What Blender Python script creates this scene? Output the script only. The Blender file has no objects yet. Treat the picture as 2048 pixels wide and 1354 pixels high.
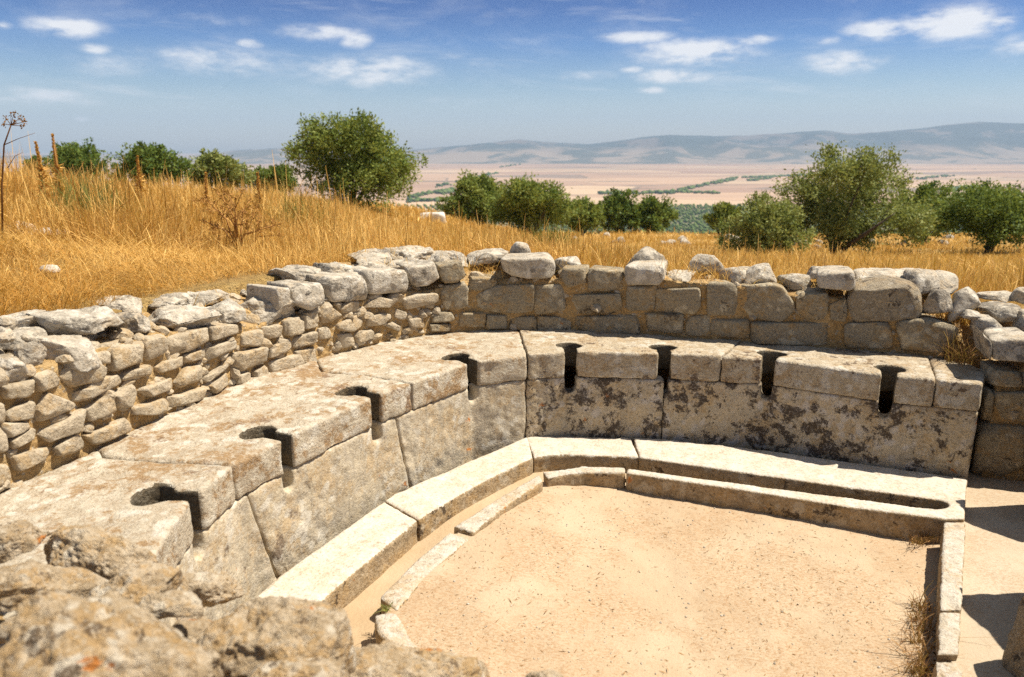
import bpy, bmesh, math, random
import numpy as np
from mathutils import Vector
random.seed(7); RNG = np.random.default_rng(7)
C = bpy.context.scene
# ---------------------------------------------------------------- camera, world, sun, exposure
CZ = 1.9                     # camera height; all heights "H" below are metres under the camera
FPX, V0 = 1500.0, 300.0      # focal length in photo pixels, horizon row
TH = math.atan((677 - V0) / FPX)
cam = bpy.data.cameras.new('camera'); co = bpy.data.objects.new('camera', cam); C.collection.objects.link(co)
co.location = (0, 0, CZ); co.rotation_euler = (math.pi / 2 - TH, 0, 0)
cam.sensor_width = 36; cam.lens = FPX * 36 / 2048; cam.clip_start = 0.05; cam.clip_end = 40000
cam.dof.use_dof = True; cam.dof.focus_distance = 4.2; cam.dof.aperture_fstop = 3.0
C.camera = co
C.cycles.use_denoising = False; C.cycles.adaptive_threshold = 0.006; C.cycles.sample_clamp_indirect = 4.0
C.view_settings.view_transform = 'Standard'; C.view_settings.look = 'None'
C.view_settings.exposure = 0.78; C.view_settings.gamma = 1.0
SUN_EL, SUN_AZ = math.radians(61), math.atan2(0.99, 0.12)   # azimuth clockwise from +Y
sd = Vector((math.sin(SUN_AZ) * math.cos(SUN_EL), math.cos(SUN_AZ) * math.cos(SUN_EL), math.sin(SUN_EL)))
sl = bpy.data.lights.new('sun', 'SUN'); sl.energy = 5.0; sl.angle = math.radians(0.5); sl.color = (1.0, 0.91, 0.76)
so = bpy.data.objects.new('sun', sl); C.collection.objects.link(so)
so.rotation_euler = sd.to_track_quat('Z', 'Y').to_euler(); so.location = (0, 0, 30)

class NT:
    """small node-graph helper"""
    def __init__(s, tree): s.t = tree; s.n = tree.nodes; s.l = tree.links
    def new(s, typ, **kw):
        n = s.n.new(typ)
        for k, v in kw.items(): setattr(n, k, v)
        return n
    def put(s, sock, v):
        if isinstance(v, bpy.types.NodeSocket): s.l.new(v, sock)
        elif v is not None: sock.default_value = v
    def math(s, op, a, b=None, c=None, clamp=False):
        n = s.new('ShaderNodeMath', operation=op, use_clamp=clamp)
        for i, v in enumerate((a, b, c)): s.put(n.inputs[i], v)
        return n.outputs[0]
    def vmath(s, op, a, b=None):
        n = s.new('ShaderNodeVectorMath', operation=op)
        for i, v in enumerate((a, b)): s.put(n.inputs[i], v)
        return n.outputs[0]
    def noise(s, vec, scale, detail=4, rough=0.6, dist=0.0):
        n = s.new('ShaderNodeTexNoise'); s.put(n.inputs['Vector'], vec)
        n.inputs['Scale'].default_value = scale; n.inputs['Detail'].default_value = detail
        n.inputs['Roughness'].default_value = rough; n.inputs['Distortion'].default_value = dist
        return n.outputs['Fac']
    def voro(s, vec, scale, feature='F1', out='Distance', rnd=1.0):
        n = s.new('ShaderNodeTexVoronoi', feature=feature); s.put(n.inputs['Vector'], vec)
        n.inputs['Scale'].default_value = scale; n.inputs['Randomness'].default_value = rnd
        return n.outputs[out]
    def step(s, v, lo, hi, a=0.0, b=1.0):
        n = s.new('ShaderNodeMapRange', interpolation_type='SMOOTHSTEP'); s.put(n.inputs['Value'], v)
        for k, x in (('From Min', lo), ('From Max', hi), ('To Min', a), ('To Max', b)): n.inputs[k].default_value = x
        return n.outputs[0]
    def mix(s, f, a, b, mode='MIX'):
        n = s.new('ShaderNodeMix', data_type='RGBA', blend_type=mode)
        s.put(n.inputs[0], f)
        for i, v in ((6, a), (7, b)):
            if isinstance(v, tuple) and len(v) == 3: v = (*v, 1)
            s.put(n.inputs[i], v)
        return n.outputs[2]
    def ramp(s, f, stops):
        n = s.new('ShaderNodeValToRGB'); s.put(n.inputs[0], f); e = n.color_ramp.elements
        while len(e) < len(stops): e.new(0.5)
        for x, (p, c) in zip(e, stops): x.position = p; x.color = (*c, 1)
        return n.outputs[0]
    def bump(s, h, strength, dist, normal=None):
        n = s.new('ShaderNodeBump'); s.put(n.inputs['Height'], h)
        n.inputs['Strength'].default_value = strength; n.inputs['Distance'].default_value = dist
        if normal is not None: s.put(n.inputs['Normal'], normal)
        return n.outputs[0]

W = bpy.data.worlds.new('World'); C.world = W; W.use_nodes = True
def build_world():
    g = NT(W.node_tree); g.n.clear()
    out = g.new('ShaderNodeOutputWorld'); bg = g.new('ShaderNodeBackground'); g.l.new(bg.outputs[0], out.inputs[0])
    sky = g.new('ShaderNodeTexSky', sky_type='NISHITA'); sky.sun_disc = False
    sky.sun_elevation = SUN_EL; sky.sun_rotation = SUN_AZ; sky.altitude = 500; sky.air_density = 1.0; sky.dust_density = 1.2; sky.ozone_density = 2.0
    d = g.new('ShaderNodeTexCoord').outputs['Generated']
    sep = g.new('ShaderNodeSeparateXYZ'); g.put(sep.inputs[0], d)
    az = g.math('ARCTAN2', sep.outputs[0], sep.outputs[1])
    el = g.math('ARCSINE', sep.outputs[2])
    comb = g.new('ShaderNodeCombineXYZ'); g.put(comb.inputs[0], g.math('MULTIPLY', az, 1.0)); g.put(comb.inputs[1], g.math('MULTIPLY', el, 2.6))
    p = comb.outputs[0]
    n1 = g.noise(p, 9, 7, 0.62, 0.3); n2 = g.noise(p, 30, 5, 0.6)
    clouds = [(130,55,65,16,.9),(190,98,28,9,.8),(210,130,90,25,.38),(430,120,160,32,.6),(500,88,28,9,.75),(640,65,90,17,.7),(710,80,32,15,.85),
        (730,142,135,30,.85),(980,130,70,12,.35),(1160,152,100,13,.42),(1265,140,25,8,.65),(1275,75,80,12,.75),(1390,105,115,25,1.),(1510,78,45,12,.8),
        (1345,152,78,15,.9),(1305,180,30,7,.75),(1755,60,52,18,.95),(1900,45,85,27,1.1),(2000,45,32,14,.85),(1660,82,30,9,.6),(1690,122,80,21,.8),
        (2035,95,38,22,.65),(80,192,125,16,.62),(165,238,15,5,.6),(8,50,15,8,.7),(440,40,90,16,.35),(900,110,60,14,.3),(-300,120,160,30,.7),(2350,90,150,30,.8),(2700,150,200,26,.6)]
    dens = None
    warp = g.math('MULTIPLY', g.math('SUBTRACT', n1, 0.5), 1.5)
    for (u, v, rw, rh, st) in clouds:
        x = (u - 1024) / FPX; y = -(v - 677) / FPX
        dx, dy, dz = x, math.cos(TH) + y * math.sin(TH), -math.sin(TH) + y * math.cos(TH)
        a0 = math.atan2(dx, dy); e0 = math.atan2(dz, math.hypot(dx, dy))
        ax = g.math('DIVIDE', g.math('SUBTRACT', az, a0), rw / FPX * 0.95)
        ey = g.math('DIVIDE', g.math('SUBTRACT', el, e0), rh / FPX)
        r2 = g.math('ADD', g.math('MULTIPLY', ax, ax), g.math('MULTIPLY', ey, ey))
        b = g.math('MULTIPLY', g.math('POWER', 2.718, g.math('MULTIPLY', r2, -1.0)), st)
        dens = b if dens is None else g.math('MAXIMUM', dens, b)
    nn = g.math('ADD', g.math('MULTIPLY', g.math('SUBTRACT', n1, 0.5), 1.7), g.math('MULTIPLY', g.math('SUBTRACT', n2, 0.5), 1.5))
    dens = g.math('MULTIPLY', dens, g.math('ADD', 1.0, g.math('MULTIPLY', nn, 1.7)))
    dens = g.math('MULTIPLY', g.step(dens, 0.10, 1.05), 0.88, clamp=True)
    thin = g.math('MULTIPLY', g.step(n1, 0.46, 0.8), g.step(el, 0.02, 0.10))
    cs = g.new('ShaderNodeCombineXYZ'); g.put(cs.inputs[0], g.math('MULTIPLY', az, 1.6)); g.put(cs.inputs[1], g.math('MULTIPLY', g.math('ADD', el, g.math('MULTIPLY', az, 0.04)), 11.0))
    wisp = g.math('MULTIPLY', g.step(g.noise(cs.outputs[0], 3.2, 7, 0.62, 0.5), 0.50, 0.74), g.step(el, 0.03, 0.07))
    dens = g.math('MAXIMUM', dens, g.math('MAXIMUM', g.math('MULTIPLY', thin, 0.22), g.math('MULTIPLY', wisp, 0.33)))
    # visible clear sky of a dry summer noon: deeper blue higher up, pale over the horizon
    tint = g.ramp(g.step(el, 0.0, 0.22), [(0.0, (1.62, 1.50, 1.42)), (0.28, (0.90, 1.05, 1.19)), (0.62, (0.33, 0.62, 1.06)), (0.85, (0.145, 0.375, 0.83)), (1.0, (0.09, 0.285, 0.71))])
    tint = g.mix(g.step(el, 0.22, 0.42), tint, (1.05, 0.92, 0.76))  # unseen dome above the view, tinted warm as added fill for the shade
    skyc = g.mix(1.0, sky.outputs[0], tint, 'MULTIPLY')
    col = g.mix(dens, skyc, (10.8, 10.6, 10.4))
    g.put(bg.inputs[0], col); bg.inputs[1].default_value = 0.060
build_world()

# ---------------------------------------------------------------- helpers: geometry from the measured camera
cT, sT = math.cos(TH), math.sin(TH)
def ray(u, v):
    x = (u - 1024) / FPX; y = -(v - 677) / FPX
    return np.array([x, cT + y * sT, -sT + y * cT])
def G(u, v, H):            # point of the horizontal plane H metres under the camera
    d = ray(u, v); p = d * (H / -d[2]); p[2] += CZ; return p
def D(u, v, y):            # point y metres in front
    d = ray(u, v); p = d * (y / d[1]); p[2] += CZ; return p
def G2(pts, H): return np.array([G(u, v, H)[:2] for u, v in pts])
POLY = np.array([(-2.05,1.6),(-1.98,2.1),(-1.85,2.49),(-1.69,2.95),(-1.56,3.5),(-1.38,3.95),(-1.1,4.36),(-.8,4.7),(-.5,4.92),(-.1,5.03),(.25,5.03),(.6,4.97),(1.22,4.76),(1.82,4.58),(2.37,4.40),(2.7,4.26),(3.2,4.08),(3.8,3.88),(4.4,3.7)])
POLY_END = np.array([(2.50,3.93),(2.9,3.80),(3.6,3.58),(4.4,3.33)])
def offs(P, o):
    T = np.gradient(P, axis=0); T /= np.linalg.norm(T, axis=1)[:, None]
    return P + np.c_[-T[:, 1], T[:, 0]] * o
def onwall(u, v, o=0.0, base=None):
    P = offs(POLY if base is None else base, o); d = ray(u, v); best = None
    for a, b in zip(P[:-1], P[1:]):
        M = np.array([[d[0], -(b - a)[0]], [d[1], -(b - a)[1]]])
        if abs(np.linalg.det(M)) < 1e-9: continue
        t, s = np.linalg.solve(M, a)
        if -1e-6 <= s <= 1 + 1e-6 and t > 0 and (best is None or t < best[0]):
            e = (b - a) / np.linalg.norm(b - a); best = (t, np.array([e[1], -e[0], 0.0]))
    if best is None: return None, None
    p = d * best[0]; p[2] += CZ
    return p, best[1]      # point and the horizontal normal towards the pit

def hash3(i, seed):
    x = (i[..., 0].astype(np.int64) * 374761393 + i[..., 1].astype(np.int64) * 668265263 + i[..., 2].astype(np.int64) * 2147483647 + seed * 974634777) & 0xffffffff
    x = ((x ^ (x >> 13)) * 1274126177) & 0xffffffff
    x = ((x ^ (x >> 16)) * 2246822519) & 0xffffffff
    return ((x ^ (x >> 15)) & 0xffffff) / float(0xffffff)
def vnoise(P, seed=0):
    P = np.asarray(P, float); i = np.floor(P).astype(np.int64); f = P - i; f = f * f * (3 - 2 * f); r = 0
    for a in (0, 1):
        for b in (0, 1):
            for c in (0, 1):
                w = (f[..., 0] if a else 1 - f[..., 0]) * (f[..., 1] if b else 1 - f[..., 1]) * (f[..., 2] if c else 1 - f[..., 2])
                r = r + w * hash3(i + np.array([a, b, c]), seed)
    return r * 2 - 1
def fbm(P, seed=0, octv=3, gain=0.5):
    P = np.asarray(P, float); a = 1.0; r = 0; s = 0
    for k in range(octv): r = r + a * vnoise(P * 2 ** k, seed + k * 17); s += a; a *= gain
    return r / s
def sstep(a, b, x): t = np.clip((x - a) / (b - a), 0, 1); return t * t * (3 - 2 * t)

# ---------------------------------------------------------------- helpers: objects
def mesh(name, verts, faces, smooth=True):
    me = bpy.data.meshes.new(name)
    verts = np.asarray(verts, float)
    if isinstance(faces, np.ndarray) and faces.ndim == 2:
        n, k = faces.shape
        me.vertices.add(len(verts)); me.vertices.foreach_set('co', verts.astype(np.float32).ravel())
        me.loops.add(n * k); me.loops.foreach_set('vertex_index', faces.astype(np.int32).ravel())
        me.polygons.add(n); me.polygons.foreach_set('loop_start', (np.arange(n) * k).astype(np.int32))
        me.polygons.foreach_set('loop_total', np.full(n, k, np.int32))
        me.update(calc_edges=True); me.validate()
    else:
        me.from_pydata([tuple(v) for v in verts], [], [tuple(f) for f in faces]); me.update()
    if smooth: me.polygons.foreach_set('use_smooth', np.ones(len(me.polygons), bool))
    return me
def obj(name, verts, faces, mat, parent=None, smooth=True, loc=None):
    verts = np.asarray(verts, float)
    if loc is None:
        loc = np.array(parent.location) if parent is not None else np.array([verts[:, 0].mean(), verts[:, 1].mean(), verts[:, 2].min()])
    me = mesh(name, verts - loc, faces, smooth)
    if mat: me.materials.append(mat)
    o = bpy.data.objects.new(name, me); C.collection.objects.link(o)
    if parent is not None: o.parent = parent
    else: o.location = loc
    return o
def tag(o, label=None, cat=None, group=None, kind=None):
    if label: o['label'] = label
    if cat: o['category'] = cat
    if group: o['group'] = group
    if kind: o['kind'] = kind
    return o
def thing(name, label, cat, loc, group=None, kind='thing'):
    o = bpy.data.objects.new(name, None); C.collection.objects.link(o); o.location = loc
    o.empty_display_size = 0.1
    return tag(o, label, cat, group, kind)

# ---------------------------------------------------------------- materials
def newmat(name):
    m = bpy.data.materials.new(name); m.use_nodes = True; g = NT(m.node_tree); g.n.clear()
    out = g.new('ShaderNodeOutputMaterial'); b = g.new('ShaderNodeBsdfPrincipled'); g.l.new(b.outputs[0], out.inputs[0])
    b.inputs['Roughness'].default_value = 0.9; b.inputs['Specular IOR Level'].default_value = 0.2
    return m, g, b
def pos_vec(g, rnd=True):
    p = g.new('ShaderNodeNewGeometry').outputs['Position']
    if rnd:
        oi = g.new('ShaderNodeObjectInfo'); p = g.vmath('ADD', p, g.vmath('MULTIPLY', oi.outputs['Random'], (13.7, 7.3, 3.1)))
        return p, oi.outputs['Random']
    return p, None
def stone_mat(name, c1, c2, c3, dark=(0.06, 0.045, 0.035), dark_amt=0.45, pale=(0.62, 0.60, 0.55), pale_amt=0.35, orange=0.0, ochre=0.3, scale=1.0, bump=1.0, tint=0.25, speck=0.5, streak=0.0, ochre_c=(0.42, 0.27, 0.11)):
    m, g, b = newmat(name); p, r = pos_vec(g)
    n_lo = g.noise(p, 3.5 * scale, 5, 0.6, 0.4); n_mid = g.noise(p, 14 * scale, 6, 0.68, 0.3); n_hi = g.noise(p, 75 * scale, 6, 0.7)
    col = g.mix(g.step(n_lo, 0.32, 0.68), c1, c2)
    col = g.mix(g.step(n_mid, 0.44, 0.60), col, c3)
    # tone of each block
    if tint: col = g.mix(g.math('MULTIPLY', r, tint), col, c3)
    if ochre: col = g.mix(g.math('MULTIPLY', g.step(g.math('ADD', g.math('MULTIPLY', g.noise(p, 5.2 * scale, 3, 0.6, 0.6), 0.5), g.math('MULTIPLY', g.noise(p, 23 * scale, 6, 0.75, 0.8), 0.5)), 0.485, 0.575), ochre), col, ochre_c)
    if streak:   # rain streaks down upright faces
        mp = g.new('ShaderNodeMapping'); g.put(mp.inputs[0], p); mp.inputs['Scale'].default_value = (1, 1, 0.16)
        col = g.mix(g.math('MULTIPLY', g.step(g.noise(mp.outputs[0], 16, 6, 0.7, 0.3), 0.50, 0.60), streak), col, tuple(x * 0.55 for x in c2))
    # pale crusts of lichen
    pv = g.vmath('ADD', p, g.vmath('MULTIPLY', g.noise(p, 20, 3), (0.05, 0.05, 0.05)))
    cell = g.voro(pv, 19 * scale, 'SMOOTH_F1')
    pm = g.math('MULTIPLY', g.step(cell, 0.46, 0.28), g.step(g.noise(p, 4.3 * scale, 3), 0.62 - 0.3 * pale_amt, 0.72 - 0.3 * pale_amt))
    col = g.mix(g.math('MULTIPLY', pm, min(1.0, pale_amt * 1.8)), col, pale)
    # dark lichen stains
    dn = g.math('ADD', g.math('MULTIPLY', g.noise(p, 12 * scale, 8, 0.74, 0.35), 0.78), g.math('MULTIPLY', g.noise(p, 2.6 * scale, 2), 0.32))
    dm = g.step(dn, 0.668 - 0.14 * dark_amt, 0.71 - 0.14 * dark_amt)
    col = g.mix(g.math('MULTIPLY', dm, 0.88), col, dark)
    sp = g.math('MAXIMUM', g.step(n_hi, 0.55, 0.64), g.math('MULTIPLY', g.step(g.noise(p, 30 * scale, 5, 0.7), 0.56, 0.66), 0.8))
    col = g.mix(g.math('MULTIPLY', sp, speck), col, dark)
    col = g.mix(g.math('MULTIPLY', g.step(n_hi, 0.47, 0.38), 0.45), col, pale)
    if orange:
        om = g.step(g.noise(p, 6.5, 5, 0.65, 0.4), 0.69 - 0.12 * orange, 0.73 - 0.12 * orange)
        col = g.mix(g.math('MULTIPLY', om, 0.85), col, (0.50, 0.17, 0.025))
    g.put(b.inputs['Base Color'], col)
    pit = g.step(g.voro(p, 42 * scale), 0.05, 0.35)
    h = g.math('ADD', g.math('MULTIPLY', n_mid, 1.0), g.math('ADD', g.math('MULTIPLY', n_hi, 0.8), g.math('MULTIPLY', pit, 0.16)))
    g.put(b.inputs['Normal'], g.bump(h, min(1.0, 0.9 * bump), 0.025 * max(1.0, bump)))
    return m
M = {}
M['rubble'] = stone_mat('rubble_stone', (0.43, 0.355, 0.25), (0.32, 0.265, 0.19), (0.50, 0.42, 0.31), speck=0.5, dark=(0.17, 0.135, 0.095), dark_amt=0.3, pale=(0.55, 0.49, 0.39), pale_amt=0.3, ochre=0.5, tint=0.5, bump=0.7)
M['cap'] = stone_mat('weathered_cap_stone', (0.44, 0.39, 0.315), (0.28, 0.25, 0.205), (0.54, 0.485, 0.40), dark=(0.17, 0.15, 0.125), dark_amt=0.62, pale=(0.62, 0.575, 0.50), pale_amt=0.5, ochre=0.3, tint=0.3, bump=0.75, speck=0.4)
M['block'] = stone_mat('grey_block_stone', (0.31, 0.265, 0.19), (0.40, 0.32, 0.205), (0.33, 0.285, 0.21), dark=(0.10, 0.075, 0.05), dark_amt=0.3, pale=(0.56, 0.49, 0.36), pale_amt=0.5, ochre=0.7, tint=0.35, orange=0.12)
M['pitted'] = stone_mat('pitted_block_stone', (0.34, 0.28, 0.20), (0.26, 0.22, 0.165), (0.40, 0.33, 0.23), dark_amt=0.55, pale_amt=0.25, ochre=0.4, scale=1.5, bump=1.0)
M['seat'] = stone_mat('seat_slab_stone', (0.47, 0.40, 0.30), (0.40, 0.33, 0.24), (0.52, 0.46, 0.36), dark=(0.2, 0.125, 0.075), speck=0.42, dark_amt=0.22, pale=(0.62, 0.58, 0.50), pale_amt=0.45, ochre=0.9, tint=0.1, bump=0.8, ochre_c=(0.32, 0.20, 0.095))
M['seat_white'] = stone_mat('bleached_slab_stone', (0.46, 0.385, 0.275), (0.41, 0.325, 0.215), (0.51, 0.445, 0.345), dark=(0.11, 0.07, 0.045), dark_amt=0.42, pale=(0.60, 0.56, 0.49), pale_amt=0.4, ochre=0.6, tint=0.1, bump=0.8, ochre_c=(0.36, 0.24, 0.12))
M['panel'] = stone_mat('panel_stone', (0.49, 0.415, 0.295), (0.56, 0.485, 0.365), (0.44, 0.385, 0.30), streak=0.5, dark=(0.19, 0.14, 0.10), dark_amt=0.22, pale=(0.60, 0.56, 0.48), pale_amt=0.45, ochre=0.45, orange=0.15, tint=0.2, bump=0.45, speck=0.4)
M['panel_lichen'] = stone_mat('lichened_panel_stone', (0.50, 0.40, 0.26), (0.56, 0.47, 0.335), (0.46, 0.395, 0.295), dark=(0.04, 0.027, 0.022), dark_amt=0.84, pale=(0.55, 0.50, 0.44), pale_amt=0.5, ochre=0.5, streak=0.2, orange=0.35, tint=0.1, bump=0.45, speck=0.45)
M['ledge'] = stone_mat('ledge_limestone', (0.55, 0.50, 0.425), (0.59, 0.55, 0.48), (0.52, 0.465, 0.385), dark=(0.22, 0.14, 0.08), dark_amt=-0.25, pale=(0.64, 0.61, 0.55), pale_amt=0.3, ochre=0.3, tint=0.1, bump=0.5, ochre_c=(0.46, 0.34, 0.20))
M['kerb'] = stone_mat('kerb_limestone', (0.52, 0.47, 0.39), (0.46, 0.395, 0.30), (0.56, 0.51, 0.44), dark=(0.16, 0.095, 0.055), dark_amt=0.0, pale=(0.6, 0.57, 0.51), pale_amt=0.35, ochre=0.45, tint=0.1, bump=0.7)
M['boulder'] = stone_mat('boulder_stone', (0.46, 0.35, 0.22), (0.32, 0.235, 0.14), (0.54, 0.44, 0.315), dark=(0.11, 0.07, 0.04), dark_amt=0.4, pale=(0.62, 0.55, 0.44), pale_amt=0.5, ochre=0.7, orange=0.45, scale=1.5, bump=0.9, tint=0.3, speck=0.3, ochre_c=(0.46, 0.29, 0.12))

M['kerb_face'] = stone_mat('stained_shaded_kerb_face', (0.36, 0.265, 0.155), (0.43, 0.33, 0.21), (0.31, 0.235, 0.145), dark=(0.06, 0.04, 0.025), dark_amt=0.42, pale=(0.52, 0.46, 0.36), pale_amt=0.35, ochre=0.5, orange=0.1, tint=0, bump=0.6)  # brown stain with shade painted in, for upright ledge and kerb faces
M['keyhole'] = stone_mat('mossy_shaded_keyhole_stone', (0.15, 0.12, 0.08), (0.11, 0.085, 0.055), (0.19, 0.16, 0.115), dark=(0.04, 0.03, 0.02), dark_amt=0.2, pale=(0.3, 0.28, 0.23), pale_amt=0.1, ochre=0.2, tint=0)  # moss colour darkened further to carry the shade of the deep slots
def mortar_mat():
    m, g, b = newmat('earth_mortar'); p, _ = pos_vec(g, False)
    n = g.noise(p, 7, 7, 0.7, 0.4); f = g.noise(p, 55, 6, 0.75)
    col = g.ramp(n, [(0.25, (0.37, 0.215, 0.08)), (0.5, (0.56, 0.37, 0.165)), (0.75, (0.63, 0.46, 0.24))])
    col = g.mix(g.math('MULTIPLY', g.step(f, 0.5, 0.66), 0.55), col, (0.19, 0.115, 0.05))
    col = g.mix(g.math('MULTIPLY', g.step(g.voro(p, 30), 0.28, 0.14), 0.7), col, (0.52, 0.46, 0.37))
    g.put(b.inputs['Base Color'], col)
    h = g.math('ADD', g.math('MULTIPLY', f, 0.8), g.math('MULTIPLY', g.voro(p, 34), -0.7))
    g.put(b.inputs['Normal'], g.bump(h, 1.0, 0.03)); return m
M['mortar'] = mortar_mat()
def sand_mat(name, a, bcol, speck=1.0):
    m, g, b = newmat(name); p, _ = pos_vec(g, False)
    n = g.noise(p, 1.7, 5, 0.6, 0.5); f = g.noise(p, 60, 7, 0.75); f2 = g.noise(p, 160, 3, 0.6)
    col = g.mix(g.step(n, 0.35, 0.68), a, bcol)
    streak = g.new('ShaderNodeMapping'); g.put(streak.inputs[0], p); streak.inputs['Rotation'].default_value = (0, 0, 0.5); streak.inputs['Scale'].default_value = (1.0, 2.2, 1)
    litter = g.math('MULTIPLY', g.step(g.noise(streak.outputs[0], 62, 5, 0.72, 0.8), 0.475, 0.565), g.step(g.noise(p, 2.6, 4, 0.65, 0.3), 0.38, 0.56))
    col = g.mix(g.math('MULTIPLY', litter, 0.72 * speck), col, (0.34, 0.205, 0.105))
    col = g.mix(g.math('MULTIPLY', g.step(f2, 0.58, 0.66), 0.5 * speck), col, (0.28, 0.17, 0.10))
    col = g.mix(g.math('MULTIPLY', g.step(f, 0.36, 0.26), 0.4), col, (0.74, 0.64, 0.50))
    g.put(b.inputs['Base Color'], col)
    h = g.math('ADD', g.math('MULTIPLY', f, 0.7), g.math('MULTIPLY', g.noise(p, 14, 4), 0.8))
    g.put(b.inputs['Normal'], g.bump(h, 0.6, 0.015)); return m
M['sand'] = sand_mat('court_sand', (0.435, 0.33, 0.22), (0.485, 0.385, 0.27))
M['path'] = sand_mat('path_sand', (0.45, 0.37, 0.27), (0.51, 0.435, 0.335), 0.7)
M['gutter'] = sand_mat('gutter_silt', (0.42, 0.305, 0.185), (0.48, 0.375, 0.255), 0.15)

def terrain_mat():
    m, g, b = newmat('dry_land'); p, _ = pos_vec(g, False)
    sep = g.new('ShaderNodeSeparateXYZ'); g.put(sep.inputs[0], p); y = sep.outputs[1]
    n = g.noise(p, 2.2, 8, 0.7, 0.3); f = g.noise(p, 26, 7, 0.75, 0.6)
    near = g.ramp(n, [(0.28, (0.33, 0.20, 0.075)), (0.5, (0.50, 0.33, 0.12)), (0.72, (0.60, 0.44, 0.20))])
    near = g.mix(g.math('MULTIPLY', g.step(f, 0.50, 0.64), 0.6), near, (0.22, 0.13, 0.055))
    near = g.mix(g.math('MULTIPLY', g.step(f, 0.42, 0.30), 0.5), near, (0.68, 0.55, 0.33))
    # fields of the plain
    def scaled(v): 
        mp = g.new('ShaderNodeMapping'); g.put(mp.inputs[0], p); mp.inputs['Scale'].default_value = v; return mp.outputs[0]
    vp = g.vmath('ADD', scaled((0.0011, 0.0021, 0)), g.vmath('MULTIPLY', g.noise(scaled((0.0008, 0.0008, 0)), 1.0, 3), (0.5, 0.5, 0)))
    cells = g.new('ShaderNodeTexVoronoi'); g.put(cells.inputs['Vector'], vp); cells.inputs['Scale'].default_value = 1.5
    sc = g.new('ShaderNodeSeparateColor'); g.put(sc.inputs[0], cells.outputs['Color'])
    fields = g.ramp(sc.outputs[0], [(0.0, (0.29, 0.19, 0.14)), (0.3, (0.45, 0.31, 0.21)), (0.5, (0.33, 0.22, 0.16)), (0.72, (0.49, 0.36, 0.24)), (1.0, (0.22, 0.165, 0.13))])
    fields = g.mix(g.math('MULTIPLY', g.step(g.noise(scaled((0.0006, 0.004, 0)), 1.0, 4), 0.56, 0.70), 0.6), fields, (0.30, 0.21, 0.16))
    scrub = g.math('MULTIPLY', g.step(g.noise(scaled((0.0008, 0.0042, 0)), 1.3, 6, 0.7), 0.585, 0.63), 0.8)
    fields = g.mix(scrub, fields, (0.07, 0.085, 0.07))
    edge = g.voro(vp, 1.5, 'DISTANCE_TO_EDGE')
    fields = g.mix(g.math('MULTIPLY', g.step(edge, 0.012, 0.004), 0.7), fields, (0.16, 0.13, 0.10))
    grove = g.mix(g.step(g.noise(p, 0.05, 5), 0.4, 0.7), (0.10, 0.115, 0.055), (0.22, 0.19, 0.11))
    col = g.mix(g.step(y, 90, 160), near, grove)
    wob = g.math('ADD', y, g.math('MULTIPLY', g.noise(p, 0.003, 4), 300))
    col = g.mix(g.step(wob, 1620, 1640), col, fields)
    g.put(b.inputs['Base Color'], col)
    near_b = g.step(y, 60, 30)
    h = g.math('MULTIPLY', g.math('ADD', f, g.noise(p, 90, 4)), near_b)
    g.put(b.inputs['Normal'], g.bump(h, 1.0, 0.03)); return m
M['terrain'] = terrain_mat()
def hills_mat():
    m, g, b = newmat('far_hills'); p, _ = pos_vec(g, False)
    n = g.noise(p, 0.0019, 9, 0.68, 0.4)
    sep = g.new('ShaderNodeSeparateXYZ'); g.put(sep.inputs[0], p)
    hi = g.step(g.math('ADD', sep.outputs[2], g.math('MULTIPLY', g.noise(p, 0.0016, 5), 260)), 70, 210)
    lo = g.mix(g.step(n, 0.44, 0.54), (0.10, 0.105, 0.085), (0.27, 0.215, 0.165))
    up = g.mix(g.step(n, 0.50, 0.60), (0.05, 0.07, 0.065), (0.15, 0.135, 0.12))
    g.put(b.inputs['Base Color'], g.mix(hi, lo, up)); return m
M['hills'] = hills_mat()
def leaf_mat(name, ca, cb):
    m, g, b = newmat(name)
    at = g.new('ShaderNodeAttribute'); at.attribute_name = 'tint'
    col = g.mix(at.outputs['Fac'], ca, cb)
    g.put(b.inputs['Base Color'], col); b.inputs['Roughness'].default_value = 0.6
    tr = g.new('ShaderNodeBsdfTranslucent'); g.put(tr.inputs[0], g.mix(0.5, col, (0.26, 0.28, 0.04)))
    mx = g.new('ShaderNodeMixShader'); mx.inputs[0].default_value = 0.3
    g.l.new(b.outputs[0], mx.inputs[1]); g.l.new(tr.outputs[0], mx.inputs[2])
    out = [n for n in g.n if n.type == 'OUTPUT_MATERIAL'][0]; g.l.new(mx.outputs[0], out.inputs[0]); return m
M['leaf'] = leaf_mat('olive_leaf', (0.115, 0.175, 0.035), (0.30, 0.345, 0.085))
M['leaf_dark'] = leaf_mat('dark_leaf', (0.07, 0.13, 0.028), (0.20, 0.27, 0.06))
M['leaf_grey'] = leaf_mat('grey_olive_leaf', (0.15, 0.195, 0.055), (0.36, 0.39, 0.13))
M['straw'] = leaf_mat('straw', (0.46, 0.215, 0.032), (0.93, 0.62, 0.215))
M['weed'] = leaf_mat('rusty_weed', (0.36, 0.16, 0.045), (0.58, 0.33, 0.10))
M['brownweed'] = leaf_mat('brown_weed', (0.18, 0.08, 0.035), (0.42, 0.23, 0.08))
M['greenweed'] = leaf_mat('green_weed', (0.10, 0.13, 0.03), (0.28, 0.27, 0.07))
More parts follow.
